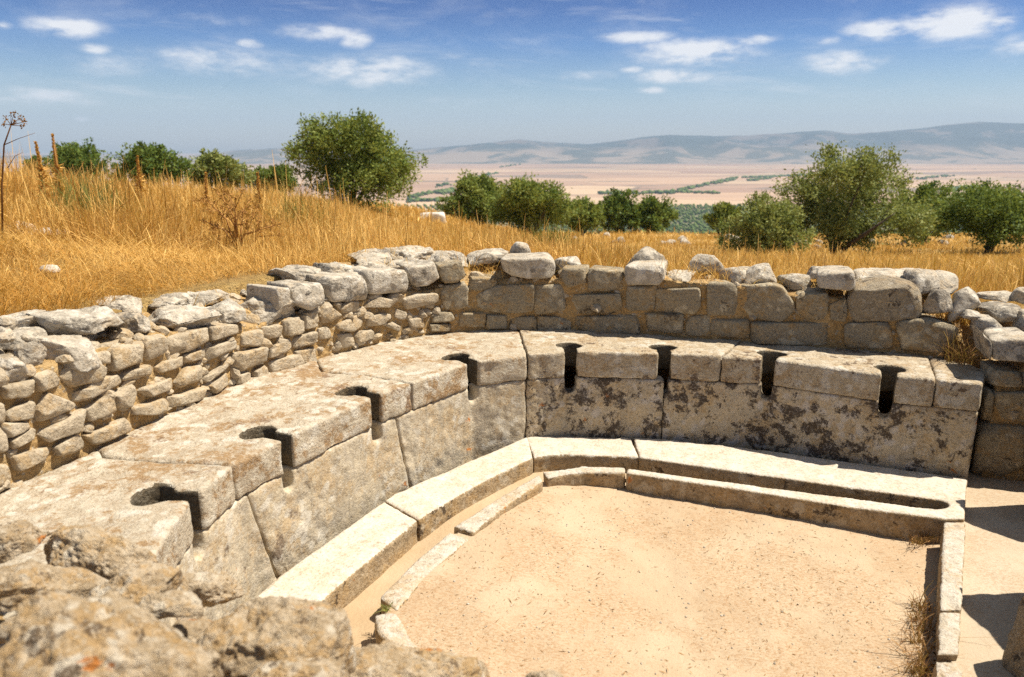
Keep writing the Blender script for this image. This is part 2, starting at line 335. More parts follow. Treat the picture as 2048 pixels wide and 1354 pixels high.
def plain(name, c, rough=0.9, sc=20):
    m, g, b = newmat(name); p, _ = pos_vec(g)
    n = g.noise(p, sc, 5, 0.7)
    g.put(b.inputs['Base Color'], g.mix(n, tuple(x * 0.55 for x in c), tuple(min(1, x * 1.4) for x in c)))
    g.put(b.inputs['Normal'], g.bump(n, 0.7, 0.02)); b.inputs['Roughness'].default_value = rough; return m
M['bark'] = plain('olive_bark', (0.085, 0.065, 0.048), sc=9)
M['whitewash'] = plain('whitewashed_wall', (0.62, 0.58, 0.52), sc=2)
M['litter'] = plain('rusty_litter', (0.30, 0.13, 0.06))

# ---------------------------------------------------------------- terrain
H0Y = [-60, 2.0, 5, 6, 9, 14, 22, 36, 50, 80, 1000, 40000]
H0Z = [-1.35, -1.35, -0.9, -1.1, -1.5, -2.15, -3.12, -4.25, -5.5, -10, -114, -114]
PIT = np.vstack([offs(POLY, 0.32)[1:-3], [(3.2, 4.35), (4.6, 4.0), (4.6, 0.3), (0.45, 0.3), (0.15, 1.15), (-0.25, 1.55), (-0.9, 1.62), (-1.5, 1.75), (-2.2, 1.7)]])
def inside(P, poly):
    x, y = P[:, 0], P[:, 1]; r = np.zeros(len(P), bool); n = len(poly)
    for i in range(n):
        x1, y1 = poly[i]; x2, y2 = poly[(i + 1) % n]
        c = ((y1 > y) != (y2 > y)) & (x < (x2 - x1) * (y - y1) / (y2 - y1 + 1e-12) + x1); r ^= c
    return r
def dist_poly(P, poly, closed=True):
    d = np.full(len(P), 1e9); n = len(poly)
    for i in range(n if closed else n - 1):
        a = poly[i]; b = poly[(i + 1) % n]; e = b - a
        t = np.clip(((P - a) @ e) / (e @ e + 1e-12), 0, 1); d = np.minimum(d, np.linalg.norm(P - a - t[:, None] * e, axis=1))
    return d
def T(x, y, pit=True):
    x = np.atleast_1d(np.asarray(x, float)); y = np.atleast_1d(np.asarray(y, float))
    h = np.interp(y, H0Y, H0Z)
    a = np.interp(x, [-40, -20, -6, -4.3, -2.5, 0, 2], [1.6, 1.6, 1.0, 0.82, 0.5, 0.25, 0])
    h = np.where((y < 5) & (y > 2.0), np.interp(y, [2.0, 2.9, 5], [-1.35, -0.86, -0.9]), h)
    gy = np.interp(y, [2, 3.5, 5.5, 9, 25, 50, 100], [0.0, 0.32, 0.45, 1.0, 1.5, 1.5, 0])
    P3 = np.c_[x, y, 0 * x]
    h = h + a * gy + fbm(P3 * 0.9, 5) * 0.07 * (y < 90) + fbm(P3 * 0.25, 8) * 0.15 * sstep(6, 14, y) * (y < 90)
    h = h + fbm(P3 * 0.004, 9) * 4.0 * sstep(150, 400, y) * (y < 1400)
    # stony slope falling to the low end wall
    h = h - 0.16 * sstep(2.6, 3.2, x) * sstep(6.5, 4.6, y)
    h = h + CZ
    if pit:
        P = np.c_[x, y]; ins = inside(P, PIT); h = np.where(ins, -0.42, h)
    return h
def build_terrain():
    xs = np.concatenate([-np.geomspace(14, 26000, 60)[::-1], np.linspace(-13.8, 17.8, 264)[1:-1], np.geomspace(18, 26000, 60)])
    ys = np.concatenate([[-400, -150, -60, -25, -10, -4], np.linspace(-2, 16, 170), np.geomspace(16.2, 90, 70), np.geomspace(94, 26000, 90)])
    X, Y = np.meshgrid(xs, ys); Z = T(X.ravel(), Y.ravel()).reshape(X.shape)
    V = np.c_[X.ravel(), Y.ravel(), Z.ravel()]; nx, ny = len(xs), len(ys)
    i = np.arange(nx * ny).reshape(ny, nx)
    F = np.c_[i[:-1, :-1].ravel(), i[:-1, 1:].ravel(), i[1:, 1:].ravel(), i[1:, :-1].ravel()]
    tag(obj('ground', V, F, M['terrain'], loc=np.zeros(3)), 'dry golden hillside falling away to a wide plain of harvested fields', kind='structure')
build_terrain()

def build_hills():
    px = [(-2500,318),(-1200,310),(-300,318),(150,316),(215,310),(300,322),(400,313),(470,303),(560,296),(640,302),(740,306),(820,300),(900,293),(960,288),(1040,279),(1100,285),(1180,290),(1280,275),(1340,270),(1420,273),(1500,271),(1580,265),(1650,261),(1700,267),(1800,262),(1880,252),(1960,245),(2048,248),(2300,240),(2900,262),(4500,280)]
    d0 = 8600.0
    pts = np.array([D(u, v, d0) for u, v in px])
    xs = np.linspace(-12000, 15000, 520); tt = np.linspace(0, 1, 70); ys = 6000 + 5200 * tt
    X, Y = np.meshgrid(xs, ys)
    k = d0 / Y
    sky = np.interp(X.ravel() * k.ravel(), pts[:, 0], pts[:, 2]).reshape(X.shape)
    base = CZ - 116
    prof = np.where(Y < d0, sstep(6300, d0, Y) ** 1.15, 1.0 - 0.6 * sstep(d0, 11200, Y))
    P3 = np.c_[X.ravel() / 900, Y.ravel() / 900, 0 * X.ravel()]
    rid = (1 - np.abs(fbm(P3, 31, 5)) * 2).reshape(X.shape)
    body = sstep(0.02, 0.35, prof) * (1 - sstep(0.75, 1.0, prof))
    small = fbm(P3 * 3, 77, 4).reshape(X.shape)
    Z = base + (sky - base) * prof + (rid - 0.5) * 75 * body + small * 12 * sstep(0, .2, prof)
    V = np.c_[X.ravel(), Y.ravel(), Z.ravel()]; ny, nx = X.shape; i = np.arange(nx * ny).reshape(ny, nx)
    F = np.c_[i[:-1, :-1].ravel(), i[:-1, 1:].ravel(), i[1:, 1:].ravel(), i[1:, :-1].ravel()]
    tag(obj('hills', V, F, M['hills'], loc=np.zeros(3)), 'long low ridge of hazy blue hills beyond the plain', kind='structure')
build_hills()

def sheet(name, poly, zf, step, mat, label, kind='structure', parent=None):
    poly = np.asarray(poly); lo = poly.min(0); hi = poly.max(0)
    xs = np.arange(lo[0], hi[0] + step, step); ys = np.arange(lo[1], hi[1] + step, step)
    X, Y = np.meshgrid(xs, ys); P = np.c_[X.ravel(), Y.ravel()]; Z = zf(P)
    i = np.arange(len(P)).reshape(X.shape)
    F = np.c_[i[:-1, :-1].ravel(), i[:-1, 1:].ravel(), i[1:, 1:].ravel(), i[1:, :-1].ravel()]
    cen = P[F].mean(1); F = F[inside(cen, poly)]
    used = np.unique(F); mp = -np.ones(len(P), int); mp[used] = np.arange(len(used))
    o = obj(name, np.c_[P, Z][used], mp[F], mat, parent=parent, loc=None if parent is not None else np.zeros(3))
    if parent is None: tag(o, label, kind=kind)
    return o
def court_z(P):
    x, y = P[:, 0], P[:, 1]; P3 = np.c_[P, 0 * x]
    k = sstep(-0.25, 0.75, x) * 0.75 + sstep(1.2, 2.1, x) * 0.25
    return CZ - 1.765 - 0.10 * k + fbm(P3 * 3, 3) * 0.010 + fbm(P3 * 9, 4, 3) * 0.007 + fbm(P3 * 30, 6) * 0.0035
COURT = G2([(771,1220),(790,1200),(910,1068),(1085,955),(1130,942),(1255,940),(1500,975),(1884,1028),(1890,1047),(1878,1240),(1866,1390),(1850,1600),(1100,1700),(900,1420),(840,1325),(812,1295),(788,1262)], 1.76)
sheet('court_floor', COURT, court_z, 0.022, M['sand'], 'pale sandy floor of the small court littered with straw bits')
PATH = np.array([(2.15,3.32),(2.40,3.66),(2.55,4.0),(4.6,3.5),(4.6,0.3),(0.7,0.3),(1.2,1.6),(1.53,2.25)])
sheet('path', PATH, lambda P: CZ - 1.775 + fbm(np.c_[P, 0 * P[:, 0]] * 4, 12) * 0.012 + fbm(np.c_[P, 0 * P[:, 0]] * 20, 13) * 0.004, 0.03, M['path'], 'smooth sandy path beside the kerb')

# ---------------------------------------------------------------- stone builders
def ico(level):
    bm = bmesh.new(); bmesh.ops.create_icosphere(bm, subdivisions=level, radius=1.0)
    V = np.array([v.co[:] for v in bm.verts]); F = np.array([[v.index for v in f.verts] for f in bm.faces]); bm.free(); return V, F
ICO = {k: ico(k) for k in (1, 2, 3, 4, 5, 6)}
def rot_z(a): c, s = math.cos(a), math.sin(a); return np.array([[c, -s, 0], [s, c, 0], [0, 0, 1.0]])
def rot_x(a): c, s = math.cos(a), math.sin(a); return np.array([[1, 0, 0], [0, c, -s], [0, s, c]])
def rot_y(a): c, s = math.cos(a), math.sin(a); return np.array([[c, 0, s], [0, 1, 0], [-s, 0, c]])
def rock(center, dims, yaw=0, tilt=(0, 0), seed=0, cuts=5, p=9, rough=0.05, level=4, jit=0.18, chips=7):
    p = p * 1.7; r = np.random.default_rng(seed); V, F = ICO[level]; dims = np.asarray(dims, float) / 2
    N = np.vstack([np.eye(3), -np.eye(3)]) + r.normal(0, jit, (6, 3)); h = np.ones(6)
    if cuts:
        c = r.normal(0, 1, (cuts, 3)); c[:, 2] = np.abs(c[:, 2]); c /= np.linalg.norm(c, axis=1)[:, None]; N = np.vstack([N, c]); h = np.r_[h, r.uniform(0.82, 1.15, cuts)]
    N /= np.linalg.norm(N, axis=1)[:, None]
    s = (np.maximum(V @ N.T, 0) / h) ** p
    rad = s.sum(1) ** (-1 / p); Q = V * rad[:, None]
    P = Q * dims; m = float(np.mean(dims))
    o = r.uniform(0, 50, 3)
    nz = fbm(P / m * 0.9 + o, seed, 2) * rough * 1.3 + fbm(P / m * 2.6 + o, seed + 5, 3) * rough * 0.8 + np.minimum(0, fbm(P / m * 7 + o, seed + 9, 2)) * rough * 0.5 - np.abs(fbm(P / m * 3.7 + o, seed + 13, 4)) * rough * 0.9 + fbm(P / m * 15 + o, seed + 15, 2) * rough * 0.22
    for _ in range(chips):
        cn = r.normal(0, 1, 3); cn[2] = abs(cn[2]) if r.random() < .75 else cn[2]; cn /= np.linalg.norm(cn); dd = P @ cn; hh = dd.max() * (1 - r.uniform(.05, .26)); dd = np.maximum(dd - hh, 0); P = P - np.outer(dd * .93, cn)
    P = P + V * (nz * m)[:, None]
    P = P @ (rot_z(yaw) @ rot_x(tilt[0]) @ rot_y(tilt[1])).T + np.asarray(center)
    return P, F
def outline_stone(pts, nrm, depth=0.18, bulge=0.018, seed=0, shrink=1.05, N=60, tilt=0.12, rough=1.0):
    r = np.random.default_rng(seed); pts = np.asarray(pts)
    e = np.vstack([pts, pts[:1]]); L = np.r_[0, np.cumsum(np.linalg.norm(np.diff(e, axis=0), axis=1))]
    t = np.linspace(0, L[-1], N, endpoint=False); Q = np.c_[[np.interp(t, L, e[:, k]) for k in range(3)]].T
    for _ in range(2): Q = 0.5 * Q + 0.25 * (np.roll(Q, 1, 0) + np.roll(Q, -1, 0))
    c = Q.mean(0); size = math.sqrt(np.ptp(Q[:, 2]) * max(np.ptp(Q[:, 0]), np.ptp(Q[:, 1])) + 1e-6)
    bulge = min(bulge, size * 0.2)
    tl = r.normal(0, tilt, 3)
    rings = [(0.2, 1.0), (0.4, 1.0), (0.6, 0.98), (0.76, 0.95), (0.88, 0.86), (0.95, 0.62), (0.985, 0.25), (1.0, -0.3)]
    V = [c + nrm * bulge]; 
    for s, o in rings: V += list(c + (Q - c) * s * shrink + nrm * (o * bulge) + nrm * ((Q - c) @ tl)[:, None] * s)
    for dd in (0.2, 0.4, 0.62, 0.82, 1.0): V += list(c + (Q - c) * (1 - 0.06 * dd) * shrink - nrm * (dd * depth) + nrm * ((Q - c) @ tl)[:, None] * (1 - dd))
    V = np.array(V); K = len(rings) + 5
    for _ in range(9):
        cn = nrm * r.uniform(.3, 1.2) + r.normal(0, .75, 3); cn /= np.linalg.norm(cn); dd = (V - c) @ cn; hh = dd.max() * (1 - r.uniform(.05, .24)); dd = np.maximum(dd - hh, 0); V = V - np.outer(dd * .94, cn)
    o = r.uniform(0, 60, 3)
    rad = V - c - np.outer((V - c) @ nrm, nrm); rl = np.linalg.norm(rad, axis=1); rad = rad / np.maximum(rl, 1e-6)[:, None] * np.minimum(1, rl / (0.4 * size))[:, None]
    amp = 0.055 * size * rough
    n1 = fbm(V / size * 1.6 + o, seed, 3); n2 = fbm(V / size * 4 + o, seed + 3, 3) - 0.8 * np.abs(fbm(V / size * 3 + o, seed + 4, 3)) + 0.45 * fbm(V / size * 11 + o, seed + 6, 2)
    V = V + nrm * ((n1 * 0.7 + n2 * 0.45) * amp)[:, None] + rad * ((fbm(V / size * 1.8 + o + 9, seed + 8, 3)) * amp * 0.9)[:, None]
    F = [(0, 1 + j, 1 + (j + 1) % N) for j in range(N)]
    for k in range(K - 1):
        a = 1 + k * N; b = a + N
        F += [(a + j, b + j, b + (j + 1) % N, a + (j + 1) % N) for j in range(N)]
    F.append(tuple(1 + (K - 1) * N + j for j in range(N)))
    return V, F
def prism_solid(poly, z0, z1, voxel=0.011, cutters=(), rough=0.004, seed=0, chip=0.010, tilt=None):
    """block cut from a plan outline, remeshed and worn"""
    def pm(poly, z0, z1):
        bm = bmesh.new(); n = len(poly)
        a = [bm.verts.new((x, y, z0)) for x, y in poly]; b = [bm.verts.new((x, y, z1)) for x, y in poly]
        bm.faces.new(a[::-1]); bm.faces.new(b)
        for i in range(n): bm.faces.new((a[i], a[(i + 1) % n], b[(i + 1) % n], b[i]))
        bmesh.ops.recalc_face_normals(bm, faces=bm.faces); me = bpy.data.meshes.new('tmp'); bm.to_mesh(me); bm.free(); return me
    poly = np.asarray(poly); A = 0.5 * np.sum(poly[:, 0] * np.roll(poly[:, 1], -1) - np.roll(poly[:, 0], -1) * poly[:, 1])
    if A < 0: poly = poly[::-1]
    tmp = [bpy.data.objects.new('tmp', pm(poly, z0, z1))]; C.collection.objects.link(tmp[0])
    for cm in cutters:
        k = bpy.data.objects.new('tmpcut', cm); C.collection.objects.link(k); tmp.append(k)
        md = tmp[0].modifiers.new('b', 'BOOLEAN'); md.operation = 'DIFFERENCE'; md.solver = 'EXACT'; md.object = k
    md = tmp[0].modifiers.new('r', 'REMESH'); md.mode = 'VOXEL'; md.voxel_size = voxel
    bpy.context.view_layer.update()
    ev = tmp[0].evaluated_get(bpy.context.evaluated_depsgraph_get()); me = ev.to_mesh()
    V = np.empty(len(me.vertices) * 3); me.vertices.foreach_get('co', V); V = V.reshape(-1, 3)
    Nn = np.empty(len(me.vertices) * 3); me.vertex_normals.foreach_get('vector', Nn); Nn = Nn.reshape(-1, 3)
    F = [tuple(p.vertices) for p in me.polygons]
    ev.to_mesh_clear()
    for k in tmp:
        d = k.data; bpy.data.objects.remove(k); bpy.data.meshes.remove(d)
    F = np.array(F)
    # edges wear: relax a little
    E = np.vstack([F[:, [0, 1]], F[:, [1, 2]], F[:, [2, 3]], F[:, [3, 0]]])
    for _ in range(2):
        S = np.zeros_like(V); cnt = np.zeros(len(V)); np.add.at(S, E[:, 0], V[E[:, 1]]); np.add.at(cnt, E[:, 0], 1); np.add.at(S, E[:, 1], V[E[:, 0]]); np.add.at(cnt, E[:, 1], 1)
        V = 0.6 * V + 0.4 * S / cnt[:, None]
    disp = fbm(V * 5, seed, 3) * rough * 1.1 + fbm(V * 22, seed + 1, 3) * rough + np.minimum(0, fbm(V * 11, seed + 2, 3) + 0.05) * chip
    V = V + Nn * disp[:, None]
    return V, F
def cut_prism(poly2, axis_o, ax, ay, az, d0, d1):
    """cutter mesh: outline poly2 in the (ax, ay) plane pushed along az from d0 to d1"""
    bm = bmesh.new(); o = np.asarray(axis_o); n = len(poly2)
    a = [bm.verts.new(o + ax * x + ay * y + az * d0) for x, y in poly2]; b = [bm.verts.new(o + ax * x + ay * y + az * d1) for x, y in poly2]
    bm.faces.new(a[::-1]); bm.faces.new(b)
    for i in range(n): bm.faces.new((a[i], a[(i + 1) % n], b[(i + 1) % n], b[i]))
    bmesh.ops.recalc_face_normals(bm, faces=bm.faces); me = bpy.data.meshes.new('cut'); bm.to_mesh(me); bm.free(); return me

# ---------------------------------------------------------------- the latrine bench
HB, HS, HL = 1.20, 1.36, 1.73        # bench top, slab underside, ledge top
CHAIN = [(270,1190),(318,1095),(381,999),(468,928),(574,874),(753,790),(826,764),(946,722),(1055,710),(1142,704.5),(1330,709),(1442,713),(1537,718),(1778,750),(1873,758),(1968,767)]
FR = G2(CHAIN, HB)
def fr(*us): return [FR[[c[0] for c in CHAIN].index(u)] for u in us]
CEN = np.array([0.6, 2.8])
def back_pts(pts, push=0.05):
    P = G2(pts, HB); d = P - CEN; return list(P + d / np.linalg.norm(d, axis=1)[:, None] * push)
bench = thing('latrine_bench', 'horseshoe stone latrine bench with eight keyhole seats round the sandy court', 'stone bench', (0.6, 4.2, CZ - HL))
SLOTS = [(395,988),(574,874),(753,790),(946,722),(1142,704.5),(1330,709),(1537,718),(1778,750)]
slot_info = []
for u, v in SLOTS:
    p = G(u, v, HB)[:2]; k = np.argmin([np.linalg.norm(p - q) for q in FR])
    cand = []
    for i in range(len(FR) - 1):
        a, b = FR[i], FR[i + 1]; t = np.clip((p - a) @ (b - a) / ((b - a) @ (b - a)), 0, 1); cand.append((np.linalg.norm(p - a - t * (b - a)), i))
    i = min(cand)[1]
    tdir = FR[min(i + 1, len(FR) - 1)] - FR[i]
    if k not in (0, len(FR) - 1): tdir = FR[k + 1] - FR[k - 1]
    tdir /= np.linalg.norm(tdir); slot_info.append((p, tdir, np.array([-tdir[1], tdir[0]])))   # position, tangent, inward (towards wall)
def keyhole_cutter(s, r):
    p, t, n = s; hw = 0.031
    ea, eb, cy = 0.086 + r.uniform(-.006, .006), 0.066, 0.165
    th0 = math.asin(hw / ea)
    poly = [(-hw, -0.15), (hw, -0.15)]
    for a in np.linspace(-math.pi / 2 + th0 + 0.1, 1.5 * math.pi - th0 - 0.1, 26): poly.append((ea * math.cos(a), cy + eb * math.sin(a)))
    t3, n3 = np.r_[t, 0], np.r_[n, 0]
    return cut_prism(poly, np.r_[p, CZ], t3, n3, np.array([0, 0, 1.0]), -HS - 0.3, -HB + 0.2)
def notch_cutter(s):
    p, t, n = s; hw = 0.031
    poly = [(-hw, 0.4), (-hw, -HS - 0.07)] + [(hw * -math.cos(a), -HS - 0.07 - hw * 0.8 * math.sin(a)) for a in np.linspace(0.2, math.pi - 0.2, 8)] + [(hw, -HS - 0.07), (hw, 0.4)]
    return cut_prism(poly, np.r_[p, CZ], np.r_[t, 0], np.array([0, 0, 1.0]), np.r_[n, 0], -0.15, 0.22)
J_AB = [G(u, v, HB)[:2] for u, v in [(273,919),(206,911),(196,897)]]
J_BC = [G(u, v, HB)[:2] for u, v in [(731,749),(645,741)]]
slabs = [
 (fr(270,318,381,468) + J_AB + back_pts([(60,965),(-80,1030)]) + [G(-120,1330,HB)[:2], G(150,1290,HB)[:2]], [0], 'seat'),
 (fr(468,574,753,826) + J_BC + back_pts([(640,715),(500,755),(400,795),(200,900)]) + J_AB[::-1], [1, 2], 'seat'),
 (fr(826,946,1055) + back_pts([(1040,658),(860,663),(640,715)]) + J_BC[::-1], [3], 'seat'),
 (fr(1055,1142,1330,1442) + back_pts([(1480,684),(1400,679),(1200,663),(1040,658)]), [4, 5], 'seat_white'),
 (fr(1442,1537,1778,1873) + back_pts([(1850,713),(1800,705),(1600,692),(1480,684)]), [6, 7], 'seat_white'),
 (fr(1873,1968) + [G(1976,741,HB)[:2]] + back_pts([(1915,722),(1850,713)]), [], 'seat_white')]
def shrink_poly(P, d):
    P = np.asarray(P); A = np.sum(P[:, 0] * np.roll(P[:, 1], -1) - np.roll(P[:, 0], -1) * P[:, 1]); s = 1 if A > 0 else -1
    a = P - np.roll(P, 1, 0); b = np.roll(P, -1, 0) - P
    a = a / np.maximum(np.linalg.norm(a, axis=1), 1e-9)[:, None]; b = b / np.maximum(np.linalg.norm(b, axis=1), 1e-9)[:, None]
    na = np.c_[-a[:, 1], a[:, 0]] * s; nb = np.c_[-b[:, 1], b[:, 0]] * s; m = na + nb; m /= np.maximum(np.linalg.norm(m, axis=1), .3)[:, None]
    return P + m * d
rr = np.random.default_rng(3)
for k, (poly, sl_, mt) in enumerate(slabs):
    dz = [0, 0, -0.004, 0.003, 0, -0.003][k]
    V, F = prism_solid(shrink_poly(poly, 0.0025), CZ - HS, CZ - HB + dz, 0.0115, [keyhole_cutter(slot_info[i], rr) for i in sl_], 0.0045, 40 + k, 0.014)
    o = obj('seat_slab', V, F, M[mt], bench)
    if sl_:   # moss stain plus painted-in shade on the cut walls of the keyholes
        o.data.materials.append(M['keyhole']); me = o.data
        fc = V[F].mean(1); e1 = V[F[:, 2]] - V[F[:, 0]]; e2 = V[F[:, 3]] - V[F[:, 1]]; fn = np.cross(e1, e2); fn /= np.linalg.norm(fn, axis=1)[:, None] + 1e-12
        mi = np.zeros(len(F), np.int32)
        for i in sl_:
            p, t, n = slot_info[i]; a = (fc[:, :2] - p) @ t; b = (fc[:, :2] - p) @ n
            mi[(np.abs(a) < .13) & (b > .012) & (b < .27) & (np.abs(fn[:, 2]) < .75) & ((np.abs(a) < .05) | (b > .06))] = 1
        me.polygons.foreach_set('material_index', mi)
# front panels under the slabs
def inward(P, o):   # offset of the front chain towards the wall
    P = np.asarray(P); Tn = np.gradient(P, axis=0); Tn /= np.linalg.norm(Tn, axis=1)[:, None]; return P + np.c_[-Tn[:, 1], Tn[:, 0]] * o
FO, FI = inward(FR, 0.007), inward(FR, 0.105)
def chain_at(P, u):
    us = [c[0] for c in CHAIN]; return np.array([np.interp(u, us, P[:, 0]), np.interp(u, us, P[:, 1])])
def panel(u0, u1, slots_, mt, seed, end=False, o0=0.0):
    us = [u0] + [c[0] for c in CHAIN if u0 + 4 < c[0] < u1 - 4] + [u1]
    a = [chain_at(FO, u) for u in us]; b = [chain_at(FI, u) for u in us]
    if end:
        e = G(1976, 741, HB)[:2]; a = a[:-1] + [FR[-1] + (chain_at(FO, u1) - FR[-1]) * 1.0]
        tn = (a[-1] - a[-2]) / np.linalg.norm(a[-1] - a[-2]); ib = e - tn * 0.02; poly = a + [ib, ib - tn * 0.1] + [b[-1] - tn * 0.09] + b[:-1][::-1]
    else: poly = a + b[::-1]
    V, F = prism_solid(shrink_poly(poly, 0.0025), CZ - HL - 0.16, CZ - HS, 0.0115, [notch_cutter(slot_info[i]) for i in slots_], 0.005, seed, 0.013)
    for uj, kk in ((492, .11), (792, .075)):      # the joints of the left panels lean
        pj = chain_at(FO, uj); tj = chain_at(FO, uj + 30) - chain_at(FO, uj - 30); tj /= np.linalg.norm(tj)
        dj = (V[:, :2] - pj) @ tj; near = np.linalg.norm(V[:, :2] - pj, axis=1) < .6; V[:, :2] += tj * (kk * np.clip((CZ - HS - V[:, 2]) / .37, 0, 1.3) * np.exp(-(dj / .14) ** 2) * near)[:, None]
    o = obj('front_panel', V, F, M[mt], bench)
    if mt == 'panel_lichen': o['label'] = 'brown panel blotched with dark lichen'
panel(275, 492, [0], 'panel', 60); panel(492, 792, [1, 2], 'panel', 61); panel(792, 1055, [3], 'panel', 62)
panel(1055, 1332, [4], 'panel_lichen', 63); panel(1332, 1968, [5, 6, 7], 'panel_lichen', 64, end=True)

# ---------------------------------------------------------------- ledge, gutter and inner kerb
gut = thing('stone_gutter', 'pale worn limestone ledge and narrow gutter running along the foot of the bench', 'gutter', (0.6, 3.9, CZ - HL - 0.1))
def block(name, pts, H, bottom, mt, parent, seed, rough=0.0035, chip=0.009, voxel=0.0115):
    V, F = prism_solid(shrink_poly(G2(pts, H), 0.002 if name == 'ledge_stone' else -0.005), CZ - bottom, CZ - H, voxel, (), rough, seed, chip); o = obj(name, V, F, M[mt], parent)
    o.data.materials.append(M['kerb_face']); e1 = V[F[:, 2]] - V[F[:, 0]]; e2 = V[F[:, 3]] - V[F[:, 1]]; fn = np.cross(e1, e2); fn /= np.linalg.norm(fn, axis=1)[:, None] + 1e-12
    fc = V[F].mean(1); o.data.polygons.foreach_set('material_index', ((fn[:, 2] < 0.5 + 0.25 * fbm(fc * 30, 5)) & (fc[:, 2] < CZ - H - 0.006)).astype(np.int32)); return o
def curve(pts, n=4):   # Catmull-Rom through pixel points
    P = np.array(pts, float); out = []
    for i in range(len(P) - 1):
        a, b, c, d = P[max(i - 1, 0)], P[i], P[i + 1], P[min(i + 2, len(P) - 1)]
        for t in np.linspace(0, 1, n, endpoint=False): out.append(tuple(0.5 * (2 * b + (c - a) * t + (2 * a - 5 * b + 4 * c - d) * t * t + (3 * b - a - 3 * c + d) * t ** 3)))
    return out + [tuple(P[-1])]
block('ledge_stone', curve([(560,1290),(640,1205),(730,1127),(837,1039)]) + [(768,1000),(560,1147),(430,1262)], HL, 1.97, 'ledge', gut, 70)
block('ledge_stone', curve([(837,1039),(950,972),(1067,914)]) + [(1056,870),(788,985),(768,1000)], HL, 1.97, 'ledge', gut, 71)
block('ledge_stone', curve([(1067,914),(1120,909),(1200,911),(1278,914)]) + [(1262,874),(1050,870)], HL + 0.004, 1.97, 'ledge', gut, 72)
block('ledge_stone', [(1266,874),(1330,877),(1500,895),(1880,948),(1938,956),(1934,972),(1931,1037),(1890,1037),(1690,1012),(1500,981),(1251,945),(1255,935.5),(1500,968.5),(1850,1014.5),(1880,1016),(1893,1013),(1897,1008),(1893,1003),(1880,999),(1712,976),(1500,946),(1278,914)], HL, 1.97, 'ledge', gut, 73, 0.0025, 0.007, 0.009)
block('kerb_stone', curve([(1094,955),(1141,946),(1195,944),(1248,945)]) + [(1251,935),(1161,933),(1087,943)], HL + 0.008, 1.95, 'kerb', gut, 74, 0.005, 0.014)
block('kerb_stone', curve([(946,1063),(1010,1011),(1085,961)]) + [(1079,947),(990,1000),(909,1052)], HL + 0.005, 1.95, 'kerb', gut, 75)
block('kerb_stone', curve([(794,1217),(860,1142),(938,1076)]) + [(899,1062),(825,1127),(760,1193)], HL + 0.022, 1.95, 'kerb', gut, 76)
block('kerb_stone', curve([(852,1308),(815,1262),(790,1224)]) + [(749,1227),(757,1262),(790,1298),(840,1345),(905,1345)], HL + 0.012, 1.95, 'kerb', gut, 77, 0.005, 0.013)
CH = G2([(560,1290),(700,1150),(840,1030),(1067,905),(1278,905),(1500,937),(1712,968),(1905,995),(1905,1020),(1500,975),(1255,942),(1161,940),(1085,950),(905,1062),(760,1200),(770,1260),(840,1400),(600,1420)], 1.79)
def gutz(P):
    return CZ - 1.835 - 0.02 * sstep(-0.3, -0.5, P[:, 0]) + fbm(np.c_[P, 0 * P[:, 0]] * 6, 21) * 0.008
sheet('channel_bed', CH, gutz, 0.02, M['gutter'], None, parent=gut)

# ---------------------------------------------------------------- straight kerb closing the court
kb = thing('kerb', 'straight grey white stone kerb closing the court beside the sandy path', 'kerb', (1.9, 2.8, CZ - 1.95))
for i, pts in enumerate([[(1889,1046),(1931,1041),(1921,1219),(1880,1219)], [(1880,1222.5),(1921,1222.5),(1917,1305),(1875,1306)], [(1872,1321),(1912,1325),(1922,1345),(1922,1480),(1856,1480)]]):
    block('kerb_stone', pts, 1.735 + [0, .006, .0][i], 2.05, 'kerb', kb, 80 + i, 0.005, 0.016, 0.011)

